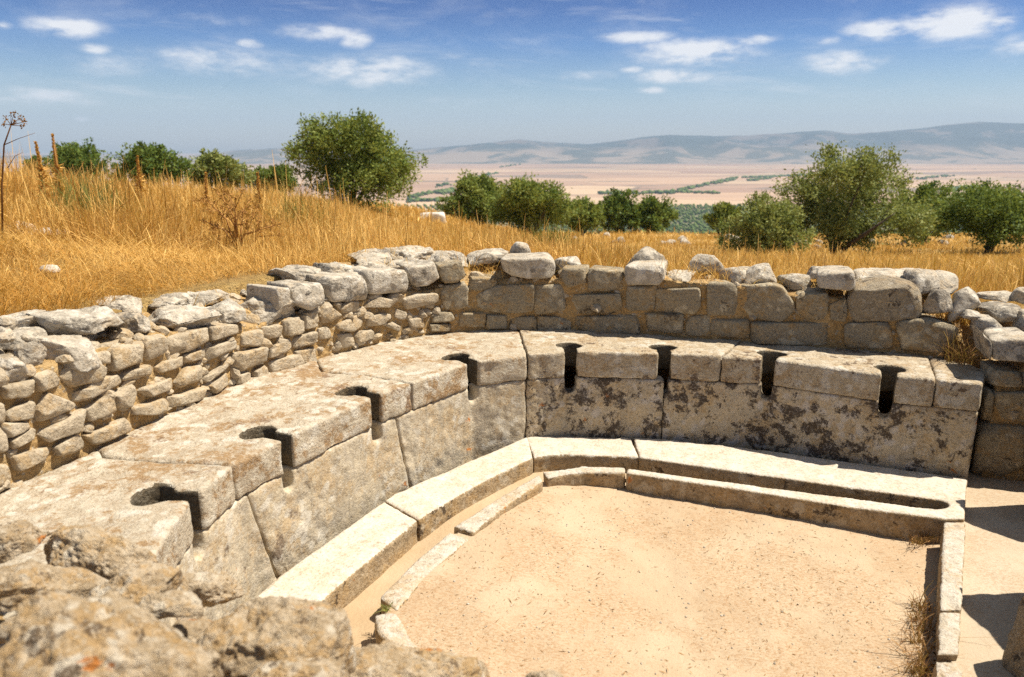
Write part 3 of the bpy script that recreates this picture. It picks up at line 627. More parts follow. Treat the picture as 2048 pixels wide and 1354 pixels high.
# ---------------------------------------------------------------- walls: stones traced on their faces, earth mortar core behind
c2 = lambda pts: [(x / 2.9257, 560 + y / 2.9257) for x, y in pts]
c3 = lambda pts: [(560 + x / 2.9257, 440 + y / 2.9257) for x, y in pts]
c4 = lambda pts: [(1160 + x / 2.3063, 440 + y / 2.3063) for x, y in pts]
LEFT = [c2(p) for p in [
 [(10,620),(190,580),(210,650),(180,680),(30,700)],[(190,560),(290,525),(360,560),(350,620),(215,660)],[(365,540),(500,450),(615,530),(560,590),(430,630),(365,570)],
 [(415,670),(690,545),(715,600),(450,720)],[(640,500),(650,400),(830,350),(840,470),(660,535)],[(840,340),(950,315),(965,430),(850,480)],[(975,340),(1200,275),(1205,350),(1090,420),(985,430)],
 [(1210,270),(1390,250),(1400,310),(1215,355)],[(700,550),(860,495),(905,545),(730,595)],[(910,490),(1060,445),(1065,500),(940,545)],[(1070,440),(1190,400),(1190,460),(1080,490)],
 [(1200,390),(1390,345),(1395,400),(1205,465)],[(1410,310),(1530,290),(1535,380),(1415,395)],[(1540,280),(1640,260),(1640,330),(1550,350)],[(1660,240),(1760,215),(1770,300),(1670,320)],
 [(1770,210),(1850,190),(1860,270),(1775,290)],[(1870,190),(1930,155),(1990,210),(1890,245)],[(30,760),(190,710),(200,800),(60,830)],[(200,790),(275,655),(430,720),(420,750),(230,835)],
 [(490,760),(640,655),(655,770),(530,830)],[(220,900),(490,750),(520,800),(480,880),(260,960)],[(670,650),(770,610),(800,680),(760,745),(690,750)],[(810,640),(1005,570),(1010,640),(840,690)],
 [(1025,600),(1090,510),(1170,500),(1180,590),(1050,630)],[(1185,570),(1340,480),(1335,510),(1200,600)],[(1210,620),(1340,540),(1350,610),(1225,670)],[(1370,430),(1550,390),(1555,470),(1370,550)],
 [(1375,560),(1470,530),(1475,590),(1380,610)],[(1480,540),(1560,490),(1570,550),(1490,580)],[(1560,400),(1700,340),(1700,410),(1570,460)],[(1710,380),(1840,300),(1850,360),(1720,400)],
 [(1575,480),(1770,420),(1790,500),(1590,560)],[(1780,430),(1840,400),(1850,480),(1790,500)],[(780,740),(960,690),(985,760),(900,790),(780,790)],[(980,690),(1190,625),(1200,690),(990,750)],
 [(500,910),(740,800),(755,880),(560,965)],[(320,980),(440,895),(495,950),(490,990),(340,1030)],[(50,950),(210,850),(215,920),(70,990)],[(70,1030),(310,970),(310,1030),(90,1120)],[(-60,1090),(60,1080),(70,1170),(-60,1220)],
 [(560,430),(635,415),(630,490),(555,480)],[(-60,720),(20,720),(30,830),(-60,860)],[(-60,880),(40,850),(45,1000),(-60,1030)],[(520,580),(640,560),(600,640),(470,700)],[(0,840),(180,830),(190,870),(30,930)]]]
LEFT += [c3(p) for p in [
 [(20,600),(70,570),(140,590),(130,660),(30,680)],[(145,545),(215,530),(225,600),(150,630)],[(230,540),(290,505),(360,555),(330,585),(250,605)],[(345,510),(400,470),(460,480),(455,530),(360,550)],
 [(475,480),(580,445),(680,470),(650,510),(480,515)],[(695,470),(800,430),(920,430),(920,480),(740,525)],[(330,610),(460,545),(505,610),(420,650),(330,640)],[(510,570),(600,540),(665,560),(600,610),(510,625)],
 [(70,690),(205,650),(210,720),(70,750)],[(215,640),(280,620),(300,690),(225,700)],[(-10,690),(60,700),(60,760),(-10,790)],[(80,770),(200,740),(150,840),(90,830)],[(610,620),(670,595),(720,630),(690,650)],
 [(680,520),(740,540),(720,590),(670,570)],[(750,580),(830,570),(850,630),(760,630)],[(430,660),(540,640),(560,690),(450,720)],[(330,670),(420,660),(430,730),(340,760)]]]
LEFT_TOP = [c3(p) for p in [[(510,300),(740,290),(740,410),(600,435),(510,430)],[(750,280),(915,250),(930,330),(860,380),(760,390)],[(70,380),(230,370),(235,480),(160,525),(75,490)],[(260,340),(490,320),(500,460),(300,480)],[(-20,400),(55,400),(60,500),(-20,530)]]]
RIGHT = [c3(p) for p in [
 [(1120,430),(1300,380),(1480,370),(1480,540),(1300,545),(1160,520)],[(1490,385),(1670,380),(1680,540),(1490,555)],[(1700,440),(2000,430),(2010,545),(1700,550)],[(1650,285),(1800,285),(1800,370),(1680,395),(1650,340)],
 [(1810,300),(2000,300),(2000,415),(1820,415)],[(1110,340),(1280,340),(1270,395),(1115,425)],[(940,390),(1100,365),(1095,500),(1040,525),(940,525)],[(930,270),(1060,245),(1085,330),(1060,360),(940,370)],
 [(1040,545),(1200,545),(1200,625),(1040,625)],[(1205,555),(1330,560),(1330,635),(1210,635)],[(1340,570),(1500,565),(1500,645),(1340,640)],[(1510,560),(1700,575),(1700,650),(1510,645)],[(1710,570),(2045,560),(2045,660),(1710,660)],
 [(890,540),(1010,540),(1020,590),(890,600)],[(880,610),(1010,610),(1010,650),(880,650)]]]
RIGHT += [c4(p) for p in [
 [(215,305),(350,305),(340,420),(215,420)],[(350,320),(550,315),(555,430),(350,440)],[(590,295),(725,295),(725,440),(590,440)],[(735,310),(900,305),(985,340),(990,460),(900,470),(740,440)],
 [(1000,340),(1140,340),(1145,430),(1110,465),(1000,460)],[(40,225),(190,240),(190,330),(40,330)],[(120,435),(275,440),(275,525),(100,520)],[(290,430),(475,435),(470,530),(300,520)],[(490,445),(600,440),(600,535),(490,530)],
 [(605,455),(780,460),(780,545),(605,540)],[(790,470),(1205,480),(1210,585),(790,565)],[(1225,480),(1440,470),(1440,595),(1225,590)],[(1460,470),(1600,455),(1740,500),(1755,570),(1720,615),(1480,605)],
 [(1150,390),(1230,360),(1240,400),(1225,470),(1160,460)]]]
RIGHT_PIT = [c4([(1270,300),(1420,285),(1560,310),(1580,370),(1570,450),(1440,470),(1230,470),(1240,380)])]
CAPS_R = [c4([(205,215),(380,210),(385,300),(205,300)]), c3([(1290,230),(1560,220),(1610,270),(1600,340),(1450,345),(1310,310)]), c4([(1100,245),(1265,240),(1270,310),(1240,325),(1100,310)])]
END = [c4(p) for p in [[(1780,540),(1870,530),(1900,570),(1890,650),(1800,670),(1775,620)],[(1905,555),(2100,550),(2100,650),(1910,645)],[(1890,690),(2030,700),(2030,765),(1885,765)],[(2040,700),(2180,705),(2180,780),(2040,770)],
 [(1910,785),(2100,790),(2100,935),(1915,935)],[(1865,780),(1905,785),(1900,930),(1860,930)],[(1850,945),(2045,950),(2045,1200),(1815,1200)],[(2055,950),(2250,955),(2250,1210),(2055,1205)],[(2110,560),(2250,570),(2250,690),(2110,680)],[(2110,790),(2250,800),(2250,940),(2110,935)]]]

def wall_stone(px, parent, mat, depth, seed, base=None, bulge=0.018, rough=1.0, o=0.0):
    P, Ns = [], []
    for u, v in px:
        p, n = onwall(u, v, o, base)
        if p is not None: P.append(p); Ns.append(n)
    if len(P) < 3: return
    n = np.mean(Ns, 0); n /= np.linalg.norm(n)
    V, F = outline_stone(P, n, depth, bulge, seed, rough=rough)
    obj('stone', V, F, mat, parent)
def strip_core(name, parent, base, s0, s1, zf, zb, bottom, thick, seed, mat, o_in=0.014, chips=0, face_p=.4):
    """mortar core: a strip along the wall line from arc position s0 to s1; zf / zb give front and back crest heights"""
    Lp = np.r_[0, np.cumsum(np.linalg.norm(np.diff(base, axis=0), axis=1))]
    n = max(8, int((s1 - s0) / 0.022)); S = np.linspace(s0, s1, n)
    B = np.c_[np.interp(S, Lp, base[:, 0]), np.interp(S, Lp, base[:, 1])]; Tn = np.gradient(B, axis=0); Tn /= np.linalg.norm(Tn, axis=1)[:, None]; N = np.c_[-Tn[:, 1], Tn[:, 0]]
    a = zf(B); b = zb(B); rows = []
    for t in np.linspace(0, 1, 22): rows.append((np.full(n, o_in), bottom + (a - bottom) * t))
    for t in np.linspace(0, 1, 26)[1:]: rows.append((np.full(n, o_in + (thick - o_in) * t), a + (b - a) * t))
    for t in np.linspace(0, 1, 8)[1:]: rows.append((np.full(n, thick + 0.07 * t), b - t * 0.6))
    V = np.array([np.c_[B + N * o[:, None], z] for o, z in rows]).reshape(-1, 3)
    nn = fbm(V * 7, seed, 4) * 0.022 + fbm(V * 24, seed + 1, 3) * 0.012
    NN = np.tile(np.c_[-N, 0 * N[:, :1]], (len(rows), 1)); top = np.repeat(np.arange(len(rows)) >= 22, n)
    V = V + NN * (nn * ~top)[:, None]; V[:, 2] += nn * top * 1.6
    i = np.arange(len(rows) * n).reshape(len(rows), n)
    F = np.c_[i[:-1, :-1].ravel(), i[:-1, 1:].ravel(), i[1:, 1:].ravel(), i[1:, :-1].ravel()]
    F = [tuple(f) for f in F] + [tuple(i[:, 0]), tuple(i[::-1, -1])]
    rc = np.random.default_rng(seed + 7); parts = [(V, F)]
    for _ in range(chips):
        j = int(rc.integers(1, n - 1)); face = rc.random() < face_p
        if face: q = np.r_[B[j] + N[j] * (o_in + .006), bottom + (a[j] - bottom) * rc.uniform(.35, 1.0)]
        else:
            t = rc.random(); q = np.r_[B[j] + N[j] * (o_in + (thick - o_in) * t), a[j] + (b[j] - a[j]) * t + .004]
        sz = rc.gamma(4, .0075) + .008 if face or rc.random() < .55 else rc.uniform(.04, .10); pv, pf = rock(q, (sz * rc.uniform(1, 1.7), sz, sz * rc.uniform(.6, 1)), rc.uniform(0, 3.1), (rc.uniform(-.4, .4), rc.uniform(-.4, .4)), int(rc.integers(1e6)), 6, 8, .07, 2, .3, 7); parts.append((pv, [tuple(f) for f in pf]))
    VV = []; FF = []; MI = []
    for k, (pv, pf) in enumerate(parts): bb = len(VV); VV += list(pv); FF += [tuple(bb + x for x in f) for f in pf]; MI += [0 if k == 0 else 1] * len(pf)
    o = obj(name, VV, FF, mat, parent); o.data.materials.append(M['rubble']); o.data.polygons.foreach_set('material_index', np.array(MI, np.int32)); o.data.polygons.foreach_set('use_smooth', np.array(MI) == 0); return o
    return obj(name, V, F, mat, parent)
LPOLY = np.r_[0, np.cumsum(np.linalg.norm(np.diff(POLY, axis=0), axis=1))]
def crest(rows, o, drop):
    pts = [(onwall(u, v, o)[0]) for u, v in rows]; P = np.array([p for p in pts if p is not None])
    def f(B):
        out = np.empty(len(B)); ang = np.arctan2(P[:, 0], P[:, 1]); k = np.argsort(ang)
        return np.interp(np.arctan2(B[:, 0], B[:, 1]), ang[k], P[k, 2]) - drop
    return f
zf = crest([(0,735),(100,715),(200,680),(330,650),(480,642),(600,620),(740,588),(860,570),(930,562),(1000,556),(1150,545),(1250,542),(1400,556),(1500,565),(1600,580),(1650,585),(1780,600),(1850,640),(1925,690)], 0.03, 0.03)
zb = crest([(0,620),(200,600),(400,560),(600,520),(800,492),(930,490),(1050,495),(1200,525),(1400,530),(1600,540),(1750,545),(1850,560),(2000,590)], 0.55, 0.07)
S_SPLIT = float(np.interp(-0.42, POLY[:11, 0], LPOLY[:11])); S_END = LPOLY[16]
wl = thing('rubble_wall', 'curved wall of small rough coursed rubble below the long golden grass', 'stone wall', (-1.4, 4.2, CZ - HB))
wr = thing('block_wall', 'lower curved wall of large grey blocks in shade behind the right seats', 'stone wall', (1.2, 4.9, CZ - HB))
we = thing('corner_wall', 'stub of block wall past the end of the bench at the right edge', 'stone wall', (2.9, 3.9, CZ - 1.78))
strip_core('mortar_core', wl, POLY, 0.0, S_SPLIT, zf, zb, CZ - 1.5, 0.5, 90, M['mortar'], chips=700, face_p=.4)
strip_core('mortar_core', wr, POLY, S_SPLIT, S_END, zf, zb, CZ - 1.5, 0.5, 91, M['mortar'], chips=150, face_p=.12)
zE = lambda B: CZ - 1.06 - 0.16 * sstep(2.9, 2.62, B[:, 0])
strip_core('mortar_core', we, POLY_END, 0.14, 1.95, zE, lambda B: CZ - 0.98 - 0.2 * sstep(2.95, 2.6, B[:, 0]), CZ - 2.0, 0.5, 92, M['mortar'], chips=50, face_p=.1)
sd_ = 100
for p in LEFT: wall_stone(p, wl, M['rubble'], 0.15, sd_, bulge=0.03); sd_ += 1
for p in LEFT_TOP: wall_stone(p, wl, M['cap'], 0.26, sd_, bulge=0.035, rough=1.2); sd_ += 1
for p in RIGHT: wall_stone(p, wr, M['block'], 0.2, sd_, bulge=0.012, rough=0.6); sd_ += 1
for p in RIGHT_PIT: wall_stone(p, wr, M['pitted'], 0.4, sd_, bulge=0.03, rough=0.7); sd_ += 1
for p in CAPS_R: wall_stone(p, wr, M['cap'], 0.3, sd_, bulge=0.025, rough=0.8, o=-0.01); sd_ += 1
for k, p in enumerate(END): wall_stone(p, we, M['cap'] if k < 2 else M['block'], 0.3 if k < 2 else 0.2, sd_, base=POLY_END, bulge=0.02, rough=0.7); sd_ += 1

# cap stones bedded in the wall tops, and loose stones lying on them
def bbox_rock(u0, v0, u1, v1, o, share, seed, base=None, cuts=5, p=9, rough=0.06, yaw=None, jit=0.2, sink=0.02, level=4, chips=8):
    """rock standing on the wall surface offset o, filling the given outline box in the photo"""
    q, n = onwall((u0 + u1) / 2, v1, o, base)
    if q is None: q = G((u0 + u1) / 2, v1, 0.8); n = np.array([0, -1.0, 0])
    dist = math.hypot(q[1] * cT - (q[2] - CZ) * sT, 0)
    w = (u1 - u0) * dist / FPX; E = (v1 - v0) * dist / FPX
    phi = math.atan2(CZ - q[2], math.hypot(q[0], q[1]))
    h = share * E / math.cos(phi); dp = (1 - share) * E / math.sin(max(phi, 0.12)); dp = min(max(dp, 0.55 * w), 0.34)
    yw = math.atan2(n[0], -n[1]) if yaw is None else yaw
    inw = np.array([q[0], q[1], 0]); inw /= np.linalg.norm(inw)
    c = q + inw * dp * 0.46 + np.array([0, 0, h / 2 - sink])
    return rock(c, (w * 1.04, dp, h + sink * 1.5), yw, (0, 0), seed, cuts, p, rough, level, jit, chips)
def b2(x0, y0, x1, y1): return (x0 / 2.9257, 560 + y0 / 2.9257, x1 / 2.9257, 560 + y1 / 2.9257)
def b3(x0, y0, x1, y1): return (560 + x0 / 2.9257, 440 + y0 / 2.9257, 560 + x1 / 2.9257, 440 + y1 / 2.9257)
def b4(x0, y0, x1, y1): return (1160 + x0 / 2.3063, 440 + y0 / 2.3063, 1160 + x1 / 2.3063, 440 + y1 / 2.3063)
CAPS_L = [(b2(250,95,700,285),.12,.55),(b2(680,150,830,265),.06,.5),(b2(885,105,1225,265),.04,.5),(b2(1215,100,1400,245),.03,.6),(b2(1405,40,1700,245),.03,.6),(b2(1700,20,1900,180),.03,.6),
 (b2(-60,165,270,245),.30,.4),(b2(235,260,520,470),.02,.65),(b2(95,335,235,480),.02,.8),(b2(-80,400,120,620),.02,.75),(b2(820,60,1100,140),.32,.35),(b2(1060,20,1300,110),.30,.35),(b2(560,60,820,150),.38,.3),(b2(0,250,240,340),.16,.35),
 (b2(1250,-20,1480,60),.34,.35),(b2(-90,250,60,330),.10,.4)]
CAPS_L += [(b3(-20,225,210,330),.22,.4),(b3(200,190,420,330),.16,.4),(b3(420,140,650,230),.34,.4),(b3(620,130,900,205),.42,.4),(b3(420,220,620,300),.16,.4),(b3(600,215,860,290),.14,.4),(b3(860,140,1085,250),.30,.5),(b3(0,320,180,400),.03,.4),(b3(330,270,520,330),.10,.35)]
for k, (bb, o, sh) in enumerate(CAPS_L):
    V, F = bbox_rock(*bb, o, sh, 300 + k, rough=0.12, level=5, chips=13); obj('capstone', V, F, M['cap'], wl)
CAPS_R2 = [(b3(1090,140,1345,235),.22,.45),(b4(395,200,520,285),.10,.5),(b4(1040,204,1260,245),.30,.4),(b4(1275,205,1445,255),.28,.4),(b4(1430,200,1560,270),.32,.4),(b4(1265,245,1500,300),.12,.3),(b4(0,215,205,240),.2,.3)]
for k, (bb, o, sh) in enumerate(CAPS_R2):
    V, F = bbox_rock(*bb, o, sh, 340 + k, rough=0.07); obj('capstone', V, F, M['cap'], wr)
LOOSE = [
 (b4(230,128,382,210),.28,.75,'pointed pale stone with a brown left face atop the block wall','loose stone'),
 (b4(500,148,652,232),.34,.8,'rounded lone boulder standing in grass on the block wall','loose stone'),
 (b4(660,195,805,285),.16,.6,'flat topped pale stone just below the low olive bush','loose stone'),
 (b4(765,190,905,295),.12,.75,'triangular white stone beside a tuft of straw on the wall top','loose stone'),
 (b4(935,228,1055,305),.12,.65,'squat grey stone in straw left of the big bedded cap block','loose stone'),
 (b4(1500,205,1632,318),.18,.75,'rough brown stone leaning above the large pitted block','loose stone'),
 (b4(1588,215,1730,312),.36,.6,'flat pale stone jutting over golden grass at the wall end','loose stone'),
 (b4(1598,308,1694,418),.04,.85,'upright pale stone wedged just right of the large pitted block','loose stone'),
 (b4(1712,295,1830,412),.10,.8,'leaning faceted stone with a lit right face on the stony slope','loose stone'),
 (b4(1842,352,2022,450),.10,.5,'long flat pale stone lying on the sandy slope','loose stone'),
 (b4(1765,403,1842,447),.02,.55,'small white flat stone in sand on the slope','loose stone'),
 (b4(1812,425,1918,500),.0,.75,'small pinkish lozenge stone lowest on the sandy slope','loose stone'),
 (b4(2000,395,2080,505),.06,.8,'squarish grey stone at the picture edge above the corner wall','loose stone'),
 (b4(1990,298,2080,368),.34,.75,'brown upright stone at the picture edge beside the golden grass','loose stone'),
 (b4(1840,318,1985,355),.36,.4,'low flat slab at the foot of the golden grass on the slope','loose stone'),
 (b3(1620,192,1760,272),.18,.65,'rounded white stone between the long cap block and the dry grass','loose stone'),
 (b3(1350,112,1465,215),.34,.85,'knobbly grey stone standing tallest on the wall behind the corner seat','loose stone')]
ends = {9, 10, 11, 12, 13, 14}
for k, (bb, o, sh, lab, cat) in enumerate(LOOSE):
    V, F = bbox_rock(*bb, o, sh, 400 + k, cuts=7, rough=0.06, yaw=random.uniform(-.4, .4), jit=0.28, sink=0.012)
    tag(obj('loose_stone', V, F, M['cap']), lab, cat, 'loose stones on the wall top', 'thing')

# ---------------------------------------------------------------- boulders of the ruined wall in front
def earth_mound():
    poly = np.array([(-2.4,0.4),(-2.4,1.75),(-1.55,1.9),(-1.0,1.85),(-0.62,1.78),(-0.3,1.72),(0.0,1.5),(0.3,1.3),(0.45,0.6),(0.45,0.3)])
    def z(P):
        d = dist_poly(P, poly); P3 = np.c_[P, 0 * P[:, 0]]
        top = 1.10 + 0.20 * sstep(-0.9, 0.2, P[:, 0]) + 0.10 * sstep(1.0, 1.7, P[:, 1])
        return CZ - top - 1.0 * sstep(0.13, 0.0, d) + fbm(P3 * 5, 51, 4) * 0.06 + fbm(P3 * 18, 52, 3) * 0.025
    tag(sheet('earth_mound', poly, z, 0.02, M['mortar'], None, parent=None), 'mound of loose sandy earth under the foreground boulders', 'mound', kind='thing')
earth_mound()
BOULD = [  # outline box in the photo, distance, yaw, tilt, label
 ((400,1180,705,1400), 1.36, 0.2, (0.15,-0.08), 8, 'pale smooth rounded boulder in front of the ledge'),
 ((-60,1200,400,1470), 1.10, -0.45, (0.3,0.28), 7, 'large tilted boulder spotted with orange lichen in the near corner'),
 ((55,1062,348,1165), 1.80, -0.2, (0.1,0.12), 9, 'broad flat brown boulder resting against the nearest seat slab'),
 ((195,1125,335,1235), 1.50, 0.5, (0.2,0.2), 8, 'mid sized grey boulder between the brown boulder and the orange spotted one'),
 ((-40,1028,72,1115), 1.80, 0.1, (0.0,-0.2), 8, 'knobbly pale boulder at the left picture edge'),
 ((640,1288,975,1420), 1.45, 0.05, (0.1,0.12), 9, 'low pale slab along the bottom edge near the gutter end'),
 ((440,1318,700,1440), 1.20, 0.3, (0.1,0.1), 6, 'lumpy pale boulder under the smooth rounded one'),
 ((-60,1120,135,1215), 1.50, 0.9, (0.2,0.2), 7, 'dark undercut boulder at the left edge'),
 ((345,1135,480,1205), 1.80, 0.4, (0.1,0.2), 9, 'sandy flat boulder leaning below the front panel'),
 ((300,1180,390,1232), 1.43, 0.4, (0.1,0.3), 7, 'small dark boulder touching the mid sized grey one'),
 ((395,1290,440,1345), 1.20, 0.7, (0.1,0.1), 7, 'small brown boulder in the dark gap at the bottom edge'),
 ((1050,1326,1132,1400), 1.42, 0.2, (0.1,0.1), 6, 'little pale stone tip peeping over the bottom edge')]
for k, ((u0, v0, u1, v1), d, yaw, tl, pp, lab) in enumerate(BOULD):
    c = D((u0 + u1) / 2, (v0 + v1) / 2, d); dist = d / cT * 1.0 / (1 + 0 * d)
    zc = d * cT - (c[2] - CZ) * sT; w = (u1 - u0) * zc / FPX; E = (v1 - v0) * zc / FPX
    dims = (w * 1.06, min(w * .85, E * 1.2), E * 0.82)
    V, F = rock(c, dims, yaw, tl, 500 + k, cuts=9, p=pp * .62, rough=0.15, level=6 if k < 7 else 5, jit=0.3, chips=16)
    tag(obj('boulder', V, F, M['boulder']), lab, 'boulder', 'boulders of the ruined wall in the foreground', 'thing')
for k in range(34):
    u = random.uniform(20, 400); v = random.uniform(1150, 1345)
    d = ray(u, v); H = 1.07 - random.uniform(0, .05); c = d * (H / -d[2]); c[2] += CZ
    s = random.uniform(0.03, 0.075)
    V, F = rock(c, (s * random.uniform(1, 1.5), s, s * .8), random.uniform(0, 3), (random.uniform(-.3, .3), 0), 560 + k, 6, 7, 0.09, 3, 0.3)
    tag(obj('rubble_stone', V, F, M['boulder']), 'small brown rubble stone packed between the foreground boulders', 'rubble stone', 'small rubble packed between the foreground boulders', 'thing')

# upright stone at the right bottom corner and the ruined jambs just past the right edge that throw shadows on the path
def upright(name, lab, x, y, dims, seed, zb=CZ - 1.8, yaw=0.1, mat='pitted', cuts=4):
    V, F = rock((x, y, zb + dims[2] / 2), dims, yaw, (0, 0), seed, cuts, 12, 0.05, 5, 0.08)
    tag(obj(name, V, F, M[mat]), lab, 'standing stone', None, 'thing')
upright('standing_stone', 'dark stump of upright stone at the bottom right corner', 1.90, 2.2, (0.30,0.30,0.42), 600)
upright('door_jamb', 'tall ruined door jamb beside the far stretch of the path', 2.95, 3.36, (0.66,0.40,1.0), 601, cuts=6)
upright('door_jamb', 'tall ruined door jamb beside the near stretch of the path', 2.60, 2.42, (0.85,0.72,0.98), 602, cuts=6)

# ---------------------------------------------------------------- vegetation
def add_tint(o, t):
    a = o.data.attributes.new('tint', 'FLOAT', 'POINT'); a.data.foreach_set('value', np.asarray(t, np.float32))
def blades(P, h, lean, w, rng, tip=None, segs=3, ang=None):
    n = len(P); la = rng.uniform(0, 2 * math.pi, n) if ang is None else ang + rng.normal(0, 1.5, n); ld = np.c_[np.cos(la), np.sin(la), 0 * la]
    wa = la + rng.normal(0, 1.2, n) + math.pi / 2; wd = np.c_[np.cos(wa), np.sin(wa), 0 * wa]
    ts = np.linspace(0, 1, segs + 1); rows = []
    for t in ts:
        c = P + ld * (lean * h * t ** 1.7)[:, None]; c[:, 2] += h * t * (1 - 0.25 * lean * t)
        ww = w * (1 - 0.75 * t) if tip is None else w * np.where(tip, (0.7 if t < .6 else (1.7 if t < .95 else .5)), 1 - 0.75 * t)
        rows.append(c - wd * (ww / 2)[:, None]); rows.append(c + wd * (ww / 2)[:, None])
    V = np.stack(rows, 1).reshape(-1, 3); k = 2 * (segs + 1); b = np.arange(n)[:, None] * k
    F = np.concatenate([b + np.array([2 * s, 2 * s + 1, 2 * s + 3, 2 * s + 2]) for s in range(segs)], 1).reshape(-1, 4)
    return V, F, k
def build_grass():
    r = np.random.default_rng(11)
    n = 430000
    y = np.exp(r.uniform(math.log(3.0), math.log(60), n)); x = r.uniform(-0.80, 0.80, n) * y + r.uniform(-.5, .5, n)
    P = np.c_[x, y]
    dw = dist_poly(P, offs(POLY, 0.3), False); ins = inside(P, PIT)
    keep = ~ins & (dw > 0.17 + 0.14 * r.random(n)) & (y > 3.0) & (x > -20)
    dens = 0.5 + 0.5 * fbm(np.c_[x * 1.1, y * 1.1, 0 * x], 61, 3) * 1.6
    bare = sstep(5.9, 5.0, y + 0.25 * fbm(np.c_[x * 1.5, y * 1.5, 0 * x], 64)) * sstep(-1.5, -2.3, x)
    slope = sstep(2.2, 3.0, x) * sstep(5.6, 5.0, y)
    keep &= r.random(n) < np.clip(0.55 + 0.6 * dens, 0.2, 1) * (1 - 0.55 * bare) * (1 - 0.85 * slope)
    patch = ((x + 3.45) / .75) ** 2 + ((y - 5.25) / .38) ** 2 + .5 * fbm(np.c_[x * 3, y * 3, 0 * x], 77, 2)
    keep &= (patch > 1) | (r.random(n) < .12)
    # thin out past the brow where only a few stones and soil show
    keep &= r.random(n) < np.where(y > 30, 0.75, 1.0)
    x, y = x[keep], y[keep]; bare = bare[keep]; n = len(x)
    hm = np.interp(x / y, [-0.8, -0.3, 0.0, 0.35, 0.8], [0.41, 0.39, 0.30, 0.21, 0.19]) * np.interp(y, [3, 5, 7, 60], [0.7, 0.85, 1, 1.1])
    near_wall = np.clip((dist_poly(np.c_[x, y], offs(POLY, 0.3), False) - 0.2) / 0.7, 0.5, 1)
    hm *= 0.72 + 0.5 * fbm(np.c_[x * 0.9, y * 0.9, 0 * x + 3], 66, 2)
    h = hm * np.clip(r.gamma(9, 1 / 9, n), 0, 1.5) * near_wall * (1 - 0.62 * bare)
    lean = np.clip(r.gamma(1.7, 0.2, n), 0.02, 1.2) + bare * 0.6
    w = np.interp(y, [3, 6, 12, 25, 60], [0.0028, 0.0042, 0.0075, 0.017, 0.045]) * r.uniform(0.6, 1.4, n)
    tip = r.random(n) < 0.22
    up = r.random(n) < .03; h = np.where(up, h * 1.45, h); lean = np.where(up, lean * .35, lean); tip = tip | up
    n3 = 60000; y3 = r.uniform(2.9, 6.0, n3); x3 = r.uniform(-.85, -.02, n3) * y3
    ok = ~inside(np.c_[x3, y3], PIT) & (dist_poly(np.c_[x3, y3], offs(POLY, 0.3), False) > .16); x3, y3 = x3[ok], y3[ok]; n3 = len(x3)
    x = np.r_[x, x3]; y = np.r_[y, y3]; h = np.r_[h, r.gamma(4, .023, n3)]; lean = np.r_[lean, r.uniform(.2, 1.5, n3)]; w = np.r_[w, r.uniform(.002, .0045, n3)]; tip = np.r_[tip, np.zeros(n3, bool)]; bare = np.r_[bare, np.ones(n3)]; n = len(x)
    cl = fbm(np.c_[x * 1.6, y * 1.6, 0 * x + 7], 68, 3)
    h *= 1 + 0.45 * cl; lean = lean * (1.0 + 1.2 * np.clip(fbm(np.c_[x * 1.2, y * 1.2, 0 * x], 69, 2) + .2, 0, 1))
    V, F, k = blades(np.c_[x, y, T(x, y) - 0.02], h, lean, w, r, tip, 3, 6.3 * fbm(np.c_[x * .8, y * .8, 0 * x], 67, 2))
    o = obj('dry_grass', V, F, M['straw'], loc=np.zeros(3)); tag(o, 'tall golden dry grass covering the hillside behind the walls', 'grass', kind='stuff')
    t = np.clip(0.48 + 0.5 * fbm(np.c_[x * .9, y * .9, 0 * x], 71, 3) + 0.3 * cl + r.normal(0, 0.28, n) + 0.2 * tip - 0.2 * bare, 0, 1); t = np.where(r.random(n) < .06, r.uniform(0, .12, n) - .1, t)
    add_tint(o, np.repeat(t, k))
build_grass()
for k_, (u, v, d, lab) in enumerate([(178,425,7.2,'grey green sprig in the tall golden grass at the left'),(1100,462,10.5,'yellow green patch of weeds in the grass behind the corner seat'),(600,425,9.0,'small grey green sprig in the grass in front of the big tree')]):
    r = np.random.default_rng(900 + k_); p = D(u, v, d); m = 420; q = np.c_[p[0] + r.normal(0, .16, m), d + r.normal(0, .16, m)]; q = np.c_[q, T(q[:, 0], q[:, 1])]
    V, F, kk = blades(q, r.gamma(9, .042, m), np.clip(r.gamma(2, .15, m), .05, .8), r.uniform(.006, .014, m), r)
    o = obj('green_sprig', V, F, M['greenweed']); tag(o, lab, 'weed', None, 'thing'); add_tint(o, np.repeat(r.random(m), kk))
def wall_tufts():
    r = np.random.default_rng(12); Ps = []
    spots = [(430,700,1590),(1000,560,0),(950,540,0),(1420,545,0),(1375,545,0),(1330,540,0),(1560,560,0),(1640,560,0),(1500,560,0),(1230,530,0),(1120,530,0),(1905,700,0),(1920,690,0),(1880,650,0),(1900,600,0),(1690,560,0),(780,520,0),(900,510,0),(1060,520,0)]
    for u, v, _ in spots:
        p, nn = onwall(u, v, 0.22)
        if p is None: continue
        m = int(r.integers(60, 120)); q = p + np.c_[r.normal(0, .09, m), r.normal(0, .06, m), np.zeros(m)]; z = zf(q[:, :2]); q[:, 2] = np.maximum(z, zb(q[:, :2]) - .08) - 0.01; Ps.append(q)
    P = np.vstack(Ps); n = len(P)
    V, F, k = blades(P, r.gamma(5, .02, n), np.clip(r.gamma(2, .4, n), .1, 1.6), r.uniform(.003, .006, n), r)
    o = obj('straw_tufts', V, F, M['straw'], loc=np.zeros(3)); tag(o, 'short straw growing in the gaps along the wall tops', 'grass', kind='stuff'); add_tint(o, np.repeat(r.random(n), k))
wall_tufts()

